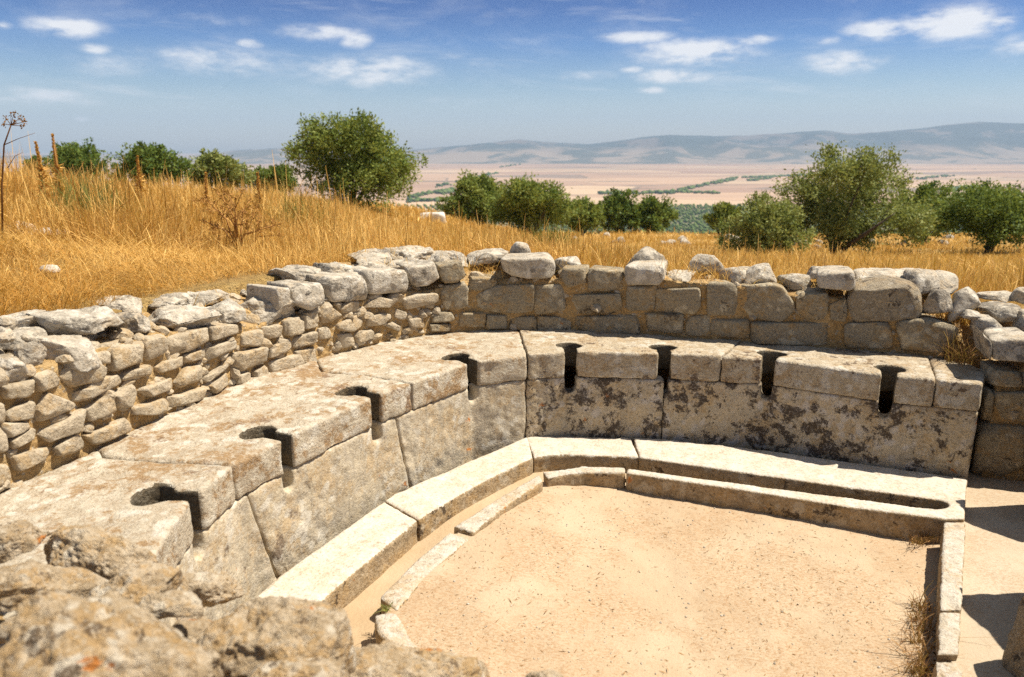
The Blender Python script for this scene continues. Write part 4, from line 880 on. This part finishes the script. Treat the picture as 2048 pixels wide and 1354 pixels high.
def tube(pts, radii, sides=7):
    pts = [np.asarray(p, float) for p in pts]; V = []; F = []
    for i, p in enumerate(pts):
        d = pts[min(i + 1, len(pts) - 1)] - pts[max(i - 1, 0)]; d /= np.linalg.norm(d) + 1e-9
        a = np.cross(d, [0.3, 0.9, 0.2]); a /= np.linalg.norm(a) + 1e-9; b = np.cross(d, a)
        for k in range(sides): th = 2 * math.pi * k / sides; V.append(p + (a * math.cos(th) + b * math.sin(th)) * radii[i])
    for i in range(len(pts) - 1):
        for k in range(sides): F.append((i * sides + k, i * sides + (k + 1) % sides, (i + 1) * sides + (k + 1) % sides, (i + 1) * sides + k))
    F.append(tuple(range(sides))[::-1]); F.append(tuple((len(pts) - 1) * sides + k for k in range(sides)))
    return V, F
def join(parts):
    V, F = [], []
    for v, f in parts: b = len(V); V += list(v); F += [tuple(b + i for i in q) for q in f]
    return np.array(V), F
def leaves(P, dirs, L, Wd, rng):
    n = len(P); dirs = dirs / (np.linalg.norm(dirs, axis=1)[:, None] + 1e-9)
    s = np.cross(dirs, rng.normal(0, 1, (n, 3))); s /= np.linalg.norm(s, axis=1)[:, None] + 1e-9
    L = L[:, None]; Wd = Wd[:, None]
    V = np.stack([P, P + dirs * L * .45 + s * Wd / 2, P + dirs * L, P + dirs * L * .45 - s * Wd / 2], 1).reshape(-1, 3)
    return V, np.arange(4 * n).reshape(n, 4)
def tree(name, label, cat, u, vtop, vbot, hw, d, mat, seed, nl, lobes, base_u=None, low=0.2, group='trees beyond the dry grass', forks=3, trunk_show=True):
    r = np.random.default_rng(seed)
    bx = D(base_u if base_u else u, 400, d)[0]; bz = float(T(bx, d)[0])
    top = D(u, vtop, d)[2]; cx = D(u, 400, d)[0]; Rx = hw * d / FPX * 1.0
    bot = D(u, vbot, d)[2]; bot = max(bot, bz + low * 0.3); cz = (top + bot) / 2; Rz = (top - bot) / 2
    root = thing(name, label, cat, (bx, d, bz), group)
    # crown lobes: several unequal masses
    Lb = []
    for (lx, lz, ls) in lobes: Lb.append((np.array([cx + lx * Rx, d + r.uniform(-.35, .35) * Rx, cz + lz * Rz]), np.array([Rx * ls * 1.06, Rx * ls * 1.06, Rz * ls * 1.08])))
    cl = []; nc = int(nl * 1.55 / 46)
    wts = np.array([b[1][0] ** 2 for b in Lb]); wts /= wts.sum()
    for _ in range(nc):
        c, R = Lb[r.choice(len(Lb), p=wts)]; v = r.normal(0, 1, 3); v /= np.linalg.norm(v); v *= (r.random() ** 0.33) * (0.85 + 0.45 * vnoise((v * 1.7 + seed)[None], seed)[0])
        q = c + v * R
        if q[2] < bz + 0.1: q[2] = bz + 0.1 + r.random() * .2
        cl.append(q)
    cl = np.array(cl); per = 46
    rad = Rx * 0.105 * r.uniform(0.5, 1.5, nc)
    off = np.clip(r.normal(0, 1, (nc, per, 3)), -1.7, 1.7) * rad[:, None, None] * 0.62
    spr = r.random(nc) < .10; vv = cl - np.array([cx, d, cz]); cl = np.where(spr[:, None], cl + vv / (np.linalg.norm(vv, axis=1)[:, None] + 1e-9) * Rx * r.uniform(.02, .09, nc)[:, None], cl); off = off * np.where(spr, .55, 1)[:, None, None]; off[:, :, 2] *= np.where(spr, 1.6, 1)[:, None]
    P = (cl[:, None] + off).reshape(-1, 3)
    out = P - np.array([cx, d, cz]); out /= np.linalg.norm(out, axis=1)[:, None] + 1e-9
    dirs = out * 0.6 + r.normal(0, 0.75, P.shape) + np.array([0, 0, 0.25])
    ps = d / FPX; L = r.uniform(3.4, 7.4, len(P)) * ps * 1.12; Wd = L * r.uniform(.38, .58, len(P))
    V, F = leaves(P, dirs, L, Wd, r)
    t = np.clip(np.repeat(r.normal(.45, .38, nc), per) + r.normal(0, .2, len(P)), 0, 1)
    o = obj('crown', V, F, mat, root); add_tint(o, np.repeat(t, 4))
    parts = []; base = np.array([bx, d, bz - 0.1]); tr = min(0.125, max(0.06, Rx * 0.075))
    fork = base + np.array([0, 0, max(0.25, (bot - bz) * 0.8 + 0.15)])
    parts.append(tube([base, base * .5 + fork * .5 + r.normal(0, .05, 3), fork], [tr * 1.35, tr, tr * .95], 8))
    for k in range(forks + 5):
        tgt = cl[r.integers(nc)] * .8 + np.array([cx, d, cz]) * .2; st = fork + r.normal(0, tr * .4, 3); m = st * .5 + tgt * .5 + r.normal(0, Rx * .1, 3)
        parts.append(tube([st - [0, 0, .1], m, tgt], [tr * (.75 if k < forks else .4), tr * (.45 if k < forks else .22), tr * .1], 6))
    V, F = join(parts); obj('trunk', V, F, M['bark'], root)
    return root
RND = [(0,0,.72),(-.42,-.1,.55),(.42,-.12,.55),(-.15,.42,.5),(.22,.38,.5),(0,-.35,.6)]
WIDE = [(0,.1,.6),(-.5,-.25,.48),(.5,-.2,.5),(-.25,.25,.45),(.3,.3,.42),(0,-.4,.55),(-.1,.52,.36)]
BIG = [(0,.05,.66),(-.42,.02,.52),(.45,-.12,.54),(-.38,.45,.40),(.12,.46,.44),(.38,.28,.40),(-.2,-.42,.52),(.3,-.48,.5),(-.66,.12,.26),(.62,-.35,.34)]
OLV = [(0,.0,.42),(-.36,.12,.36),(.42,-.05,.38),(.05,.5,.28),(-.30,.50,.22),(.40,.40,.26),(-.05,-.45,.40),(.58,-.38,.32),(-.5,-.42,.32),(.80,.30,.13),(.14,.78,.15),(-.12,.80,.13),(.32,.74,.12),(.2,-.6,.3)]
tree('tree', 'dark round tree leftmost beyond the tall mullein stalks', 'tree', 158, 280, 378, 76, 30, M['leaf_dark'], 1, 7500, RND)
tree('tree', 'dark domed tree second from the left above the grass crest', 'tree', 318, 286, 378, 76, 30, M['leaf_dark'], 2, 7500, RND)
tree('tree', 'pale grey green tree between the dark domed tree and a small bright one', 'tree', 440, 300, 390, 66, 32, M['leaf_grey'], 3, 6000, RND)
tree('tree', 'small bright green tree close left of the big round tree', 'tree', 546, 330, 396, 56, 34, M['leaf_dark'], 4, 5000, RND)
tree('tree', 'big round green tree standing tallest on the grass crest', 'tree', 708, 219, 412, 124, 25, M['leaf'], 5, 21000, BIG, low=.5)
tree('tree', 'olive tree at the left end of the low clump in mid picture', 'tree', 955, 345, 456, 76, 40, M['leaf'], 6, 9000, WIDE)
tree('tree', 'broad olive tree in the middle of the low clump', 'tree', 1062, 350, 474, 98, 37, M['leaf'], 7, 12500, WIDE)
tree('tree', 'small low olive bush at the right end of the clump', 'tree', 1166, 393, 472, 48, 46, M['leaf'], 8, 4200, RND)
tree('tree', 'left one of the pair of round bushes over the grass brow', 'tree', 1238, 381, 478, 52, 50, M['leaf_dark'], 9, 5500, RND)
tree('tree', 'right one of the pair of round bushes over the grass brow', 'tree', 1306, 390, 480, 54, 51, M['leaf_dark'], 10, 5500, RND)
tree('tree', 'dull dark bush peeping out left of the low silvery olive', 'tree', 1450, 402, 482, 44, 44, M['leaf'], 11, 3600, RND)
tree('olive_tree', 'large airy olive tree with forked trunk behind the block wall', 'olive tree', 1690, 293, 505, 160, 22, M['leaf_grey'], 13, 24000, OLV, base_u=1680, low=.9)
tree('olive_bush', 'low silvery olive bush reaching the ground before the large olive', 'olive bush', 1532, 384, 528, 92, 20, M['leaf_grey'], 12, 9500, WIDE, low=.1)
tree('tree', 'dark tree half hidden behind the large olive at its right', 'tree', 1858, 358, 498, 80, 32, M['leaf_dark'], 14, 7500, RND)
tree('olive_tree', 'dark spreading olive with bare forked trunk at the right edge', 'olive tree', 1990, 362, 506, 130, 24, M['leaf_dark'], 15, 17000, WIDE, base_u=1998, low=1.0)
tree('tree', 'tiny dark bush in the gap left of the domed tree', 'tree', 244, 338, 385, 22, 36, M['leaf_dark'], 16, 1800, RND)
tree('tree', 'dark bush low at the left behind the tall grass', 'tree', 78, 312, 372, 26, 33, M['leaf_dark'], 17, 1800, RND)

# single tall dry plants
def mullein(u, vtop, d, seed, lab, h=0.9):
    r = np.random.default_rng(seed); b = D(u, 400, d); z = float(T(b[0], d)[0]); top = D(u, vtop, d)[2]; base = np.array([b[0], d, z]); hh = top - z
    root = thing('mullein_stalk', lab, 'dry plant', tuple(base), 'tall dry stalks in the grass')
    tipp = base + [r.normal(0, .03), 0, hh]; V, F = tube([base, base * .5 + tipp * .5 + r.normal(0, .01, 3), tipp], [.012, .011, .006], 6)
    o = obj('stem', V, F, M['weed'], root); add_tint(o, np.full(len(V), .4))
    n = 420; t = r.uniform(.55, 1.0, n); P = base + (tipp - base) * t[:, None]; a = r.uniform(0, 6.28, n); dirs = np.c_[np.cos(a), np.sin(a), r.uniform(.2, 1.2, n)]
    V1, F1 = leaves(P, dirs, r.uniform(.016, .036, n) * (1.7 - t), r.uniform(.010, .018, n), r)
    n2 = 160; t = r.uniform(.05, .6, n2); P2 = base + (tipp - base) * t[:, None]; a = r.uniform(0, 6.28, n2); d2 = np.c_[np.cos(a), np.sin(a), r.uniform(-.2, .7, n2)]
    V2, F2 = leaves(P2, d2, r.uniform(.04, .10, n2), r.uniform(.012, .022, n2), r)
    o = obj('seed_head', np.vstack([V1, V2]), np.vstack([F1, F2 + len(V1)]), M['straw'], root); add_tint(o, r.uniform(.1, .7, len(V1) + len(V2)))
mullein(122, 268, 8.2, 21, 'tallest dry mullein stalk rising against the leftmost dark tree')
mullein(96, 284, 8.3, 22, 'dry mullein stalk just left of the tallest one')
mullein(282, 312, 8.8, 23, 'dry mullein stalk in front of the dark domed tree')
mullein(410, 345, 8.6, 24, 'bushy dry stalk in front of the pale grey green tree')
mullein(518, 345, 9.2, 25, 'thin dry stalk in front of the small bright green tree')
mullein(10, 305, 7.6, 26, 'dry stalk at the left picture edge')
def thistle():
    r = np.random.default_rng(31); d = 6.0; b = D(478, 535, d); base = np.array([b[0], d, float(T(b[0], d)[0])])
    root = thing('thistle', 'branching rusty dry thistle growing behind the rubble wall', 'dry plant', tuple(base)); parts = []; heads = []
    for (u, v) in [(470,395),(500,400),(445,395),(413,400),(520,460),(485,430),(430,450),(550,450),(405,440),(560,470),(455,430),(540,500)]:
        t = D(u, v, d + r.normal(0, .12)); m = base * .45 + t * .55 + np.array([(base[0] - t[0]) * .25, r.normal(0, .05), .06]); parts.append(tube([base, m, t], [.009, .007, .004], 5)); heads.append(t)
        for _ in range(3):
            s = m * (1 - (q := r.uniform(0, .8))) + t * q; e = s + r.normal(0, .07, 3) + [0, 0, .09]; parts.append(tube([s, e], [.004, .002], 4)); heads.append(e)
    V, F = join(parts); o = obj('stem', V, F, M['weed'], root); add_tint(o, r.uniform(0, .6, len(V)))
    P = np.repeat(np.array(heads), 24, 0) + r.normal(0, .008, (len(heads) * 24, 3)); V, F = leaves(P, r.normal(0, 1, P.shape) + [0, 0, .5], r.uniform(.02, .045, len(P)), r.uniform(.006, .012, len(P)), r)
    o = obj('seed_head', V, F, M['weed'], root); add_tint(o, r.random(len(V)))
thistle()
def umbel():
    r = np.random.default_rng(33); d = 5.2; b = D(2, 470, d); base = np.array([b[0], d, float(T(b[0], d)[0])]); root = thing('dry_umbel', 'thin dry plant with a brown seed head against the sky at the left edge', 'dry plant', tuple(base))
    k = D(8, 290, d); f = D(22, 250, d); parts = [tube([base, base * .4 + k * .6 + [-.01, 0, 0], k, f], [.007, .006, .005, .004], 5), tube([k, D(35, 278, d), D(70, 266, d)], [.003, .002, .001], 4), tube([k - [0, 0, .15], D(30, 312, d), D(45, 305, d)], [.003, .002, .001], 4)]; hd = []
    for (u, v) in [(22,228),(40,236),(45,252),(30,242),(12,236),(8,248),(48,244),(28,226)]:
        e = D(u, v, d + r.normal(0, .02)); parts.append(tube([f, e], [.003, .0015], 4)); hd.append(e)
    V, F = join(parts); o = obj('stem', V, F, M['brownweed'], root); add_tint(o, r.uniform(0, .5, len(V)))
    P = np.repeat(np.array(hd), 14, 0) + r.normal(0, .007, (len(hd) * 14, 3)); V, F = leaves(P, r.normal(0, 1, P.shape), r.uniform(.012, .024, len(P)), r.uniform(.008, .014, len(P)), r)
    o = obj('seed_head', V, F, M['brownweed'], root); add_tint(o, r.uniform(0, .5, len(V)))
umbel()
def clump(name, lab, pts, mat, n, hh, spread, w, seed, H=1.85, lean=(2.2, .4), cat='weed clump'):
    r = np.random.default_rng(seed); P = []
    for u, v in pts:
        q = G(u, v, H); m = n // len(pts); P.append(q + np.c_[r.normal(0, spread, m), r.normal(0, spread, m), np.zeros(m)])
    P = np.vstack(P); k_ = len(P)
    V, F, k = blades(P, r.gamma(4, hh / 4, k_), np.clip(r.gamma(lean[0], lean[1], k_), .1, 2), r.uniform(w * .5, w * 1.4, k_), r)
    o = obj(name, V, F, mat); tag(o, lab, cat, None, 'thing'); add_tint(o, np.repeat(r.random(k_), k))
clump('dry_weeds', 'brown dried weeds fallen along the foot of the straight kerb', [(1842,1215),(1836,1240),(1842,1262),(1836,1290),(1838,1320),(1842,1350),(1830,1345)], M['brownweed'], 620, .05, .022, .004, 41, cat='dry weeds')
clump('dry_weeds', 'little dried weed in the corner between gutter and straight kerb', [(1850,1078),(1832,1085)], M['brownweed'], 130, .035, .02, .004, 42, cat='dry weeds')
clump('green_weed', 'tiny green weed against the inner kerb below the sixth seat', [(1428,1003)], M['greenweed'], 60, .035, .01, .004, 43, H=1.85)
clump('green_weed', 'green tuft between the last two kerb stones of the gutter', [(772,1219)], M['greenweed'], 70, .014, .010, .004, 44, H=1.745)
clump('green_weed', 'yellowish weed at the bend of the inner kerb', [(1135,972),(1150,968)], M['greenweed'], 90, .02, .014, .004, 45, H=1.83)
clump('dry_weeds', 'rusty dry weeds in the wall corner at the right end of the bench', [(1895,716),(1905,722),(1915,716),(1925,728),(1890,712)], M['brownweed'], 420, .13, .035, .005, 48, H=1.21, cat='dry weeds')
def straw_bits():
    r = np.random.default_rng(46); n = 5200
    P = np.c_[r.uniform(-.5, 2.1, n), r.uniform(1.9, 3.95, n)]; ok = inside(P, shrink_poly(COURT, 0.05)) & (r.random(n) < .25 + .9 * np.clip(fbm(np.c_[P * 1.6, np.zeros((n, 1))], 47, 3) + .3, 0, 1)); P = P[ok]; n = len(P)
    a = r.uniform(0, 6.28, n); dirs = np.c_[np.cos(a), np.sin(a), r.normal(.05, .12, n)]
    V, F = leaves(np.c_[P, court_z(P) + .003], dirs, r.gamma(3, .005, n), r.uniform(.0015, .004, n), r)
    o = obj('straw_debris', V, F, M['brownweed'], loc=np.zeros(3)); tag(o, 'scattered brown straw bits lying on the court sand', 'straw', kind='stuff'); add_tint(o, np.repeat(r.random(n), 4))
straw_bits()
def pebbles():
    r = np.random.default_rng(49); n = 2600
    P = np.c_[r.uniform(-.5, 2.1, n), r.uniform(1.9, 3.95, n)]; P = P[inside(P, shrink_poly(COURT, 0.03))]; n = len(P)
    v0, f0 = ICO[1]; sz = np.clip(r.gamma(1.6, .0012, n), .0008, .0055)
    V = v0[None] * (sz[:, None] * r.uniform(.6, 1.3, (n, 3)))[:, None] * (1 + r.normal(0, .12, (n, len(v0), 1))) + np.c_[P, court_z(P) + sz * .2][:, None]
    o = obj('pebbles', V.reshape(-1, 3), (f0[None] + (np.arange(n) * len(v0))[:, None, None]).reshape(-1, 3), M['kerb'], loc=np.zeros(3)); tag(o, 'small stone grit strewn over the court sand', 'pebbles', kind='stuff')
pebbles()

# ---------------------------------------------------------------- stones and litter out in the grass
for k in range(26):
    r = np.random.default_rng(700 + k); u = r.uniform(1130, 2040); d = r.uniform(30, 46) if u < 1480 else r.uniform(26, 40)
    p = D(u, 480, d); s = r.uniform(.16, .42); z = float(T(p[0], d)[0])
    V, F = rock((p[0], d, z + s * .3), (s * 1.5, s, s * 1.0), r.uniform(0, 3), (0, 0), 700 + k, 6, 8, .07, 3, .3)
    tag(obj('field_stone', V, F, M['cap']), 'pale weathered stone lying far off in the dry grass below the trees', 'field stone', 'pale stones scattered in the grass below the trees', 'thing')
for k, (u, v, w, lab) in enumerate([(100,550,28,'white flat stone on bare earth above the rubble wall'),(48,468,50,'bleached stone slab in the short grass at the left'),(95,472,30,'small pale stone beside rusty leaves on the bare slope'),(132,472,18,'smallest pale chip by the rusty leaves on the bare slope'),(207,474,16,'little pale stone alone in the golden grass')]):
    p = None
    for d in np.linspace(3.2, 9, 400):
        q = D(u, v, d)
        if q[2] < T(q[0], d)[0] + .02: p = q; break
    if p is None: continue
    s = w * p[1] / FPX; V, F = rock(p + [0, 0, .035], (s * 1.3, s * .8, s * .55), .3 * k, (0, .1), 780 + k, 6, 8, .07, 3, .3)
    tag(obj('field_stone', V, F, M['ledge']), lab, 'field stone', None, 'thing')
def leaf_litter():
    r = np.random.default_rng(95); n = 900; P = np.c_[r.normal(-3.45, .36, n), r.normal(5.22, .17, n)]; P = np.c_[P, T(P[:, 0], P[:, 1]) + .012]
    V, F = leaves(P, np.c_[r.normal(0, 1, (n, 2)), r.normal(.1, .25, n)], r.uniform(.02, .07, n), r.uniform(.01, .028, n), r)
    o = obj('leaf_litter', V, F, M['brownweed'], loc=np.zeros(3)); tag(o, 'rusty fallen leaves on the bare patch at the left', 'litter', kind='stuff'); add_tint(o, np.repeat(r.random(n), 4))
leaf_litter()
def low_wall():
    a = D(845, 428, 30); z = a[2] - .35; V, F = rock((a[0] + .35, 30, z + .2), (1.1, .5, .42), .1, (0, 0), 790, 2, 14, .03, 4, .05)
    tag(obj('low_wall', V, F, M['whitewash']), 'short whitewashed low wall on the grass crest right of the big tree', 'low wall', None, 'thing')
low_wall()

# ---------------------------------------------------------------- far plain: olive groves, tree lines and a farm
def far_trees():
    r = np.random.default_rng(81); V0_, F0 = ICO[1]; P = []
    for y in np.arange(420, 1600, 11):
        xs = np.arange(-0.24 * y, 0.75 * y, 10.0 + y * .002); q = np.c_[xs + r.normal(0, 1, len(xs)), np.full(len(xs), y) + r.normal(0, 1, len(xs))]
        q = q[r.random(len(q)) < .93]; P.append(q)
    P = np.vstack(P); den = fbm(np.c_[P / 140, 0 * P[:, :1]], 83, 3)
    P = P[(den > -.33) & ~((np.abs(P[:, 0] - .22 * P[:, 1]) < 16) & (P[:, 1] < 900))]; n = len(P)
    s = r.uniform(2.0, 3.6, n); Vs = V0_[None] * s[:, None, None] * (1 + r.normal(0, .18, (n, len(V0_), 1))) * np.array([1, 1, .85])
    Vs += np.c_[P, T(P[:, 0], P[:, 1]) + s * .7][:, None]
    F = (F0[None] + (np.arange(n) * len(V0_))[:, None, None]).reshape(-1, 3)
    o = obj('olive_grove', Vs.reshape(-1, 3), F, M['leaf_dark'], loc=np.zeros(3), smooth=False); tag(o, 'far dark olive groves planted in rows below the hill', 'olive grove', kind='stuff'); add_tint(o, np.repeat(r.random(n), len(V0_)))
    # lines of trees along tracks and a farm's shelter belt
    segs = [((1340,385),(1480,356),90),((1480,356),(1640,350),110),((820,395),(905,380),46),((880,388),(905,384),40),((1200,388),(1345,387),60),((860,378),(1000,345),36),((1500,362),(1560,352),60),((1890,380),(1960,374),70),((1000,335),(1045,328),30),((1345,384),(1440,388),26),((1820,360),(1900,352),40),((820,403),(900,402),40)]
    Q = []
    for (a, b, m) in segs:
        A = G(*a, 114); B = G(*b, 114); t = r.random(m)[:, None]; q = A + (B - A) * t; q[:, :2] += r.normal(0, 1, (m, 2)) * np.array([8, 16]); Q.append(q)
    Q = np.vstack(Q); n = len(Q); s = r.uniform(3.5, 7.5, n)
    Vs = V0_[None] * s[:, None, None] * (1 + r.normal(0, .2, (n, len(V0_), 1))) * np.array([1.3, 1.3, .8]) + np.c_[Q[:, :2], T(Q[:, 0], Q[:, 1]) + s * .5][:, None]
    F = (F0[None] + (np.arange(n) * len(V0_))[:, None, None]).reshape(-1, 3)
    o = obj('treeline', Vs.reshape(-1, 3), F, M['leaf_dark'], loc=np.zeros(3), smooth=False); tag(o, 'thin dark lines of trees crossing the far plain', 'tree line', kind='stuff'); add_tint(o, np.repeat(r.random(n), len(V0_)))
far_trees()

# ---------------------------------------------------------------- haze over the plain
def haze():
    lo = np.array([-27500, -600, CZ - 130]); hi = np.array([27500, 12500, CZ + 520])
    V = [(x, y, z) for x in (lo[0], hi[0]) for y in (lo[1], hi[1]) for z in (lo[2], hi[2])]
    F = [(0, 1, 3, 2), (4, 6, 7, 5), (0, 4, 5, 1), (2, 3, 7, 6), (0, 2, 6, 4), (1, 5, 7, 3)]
    m = bpy.data.materials.new('haze_air'); m.use_nodes = True; g = NT(m.node_tree); g.n.clear()
    out = g.new('ShaderNodeOutputMaterial'); v = g.new('ShaderNodeVolumePrincipled'); g.l.new(v.outputs[0], out.inputs['Volume'])
    v.inputs['Color'].default_value = (0.52, 0.71, 1.0, 1); v.inputs['Density'].default_value = 0.00010; v.inputs['Anisotropy'].default_value = 0.0
    o = obj('haze', V, F, m, loc=np.zeros(3), smooth=False); tag(o, 'thin bluish summer haze over the plain', kind='stuff')
haze()
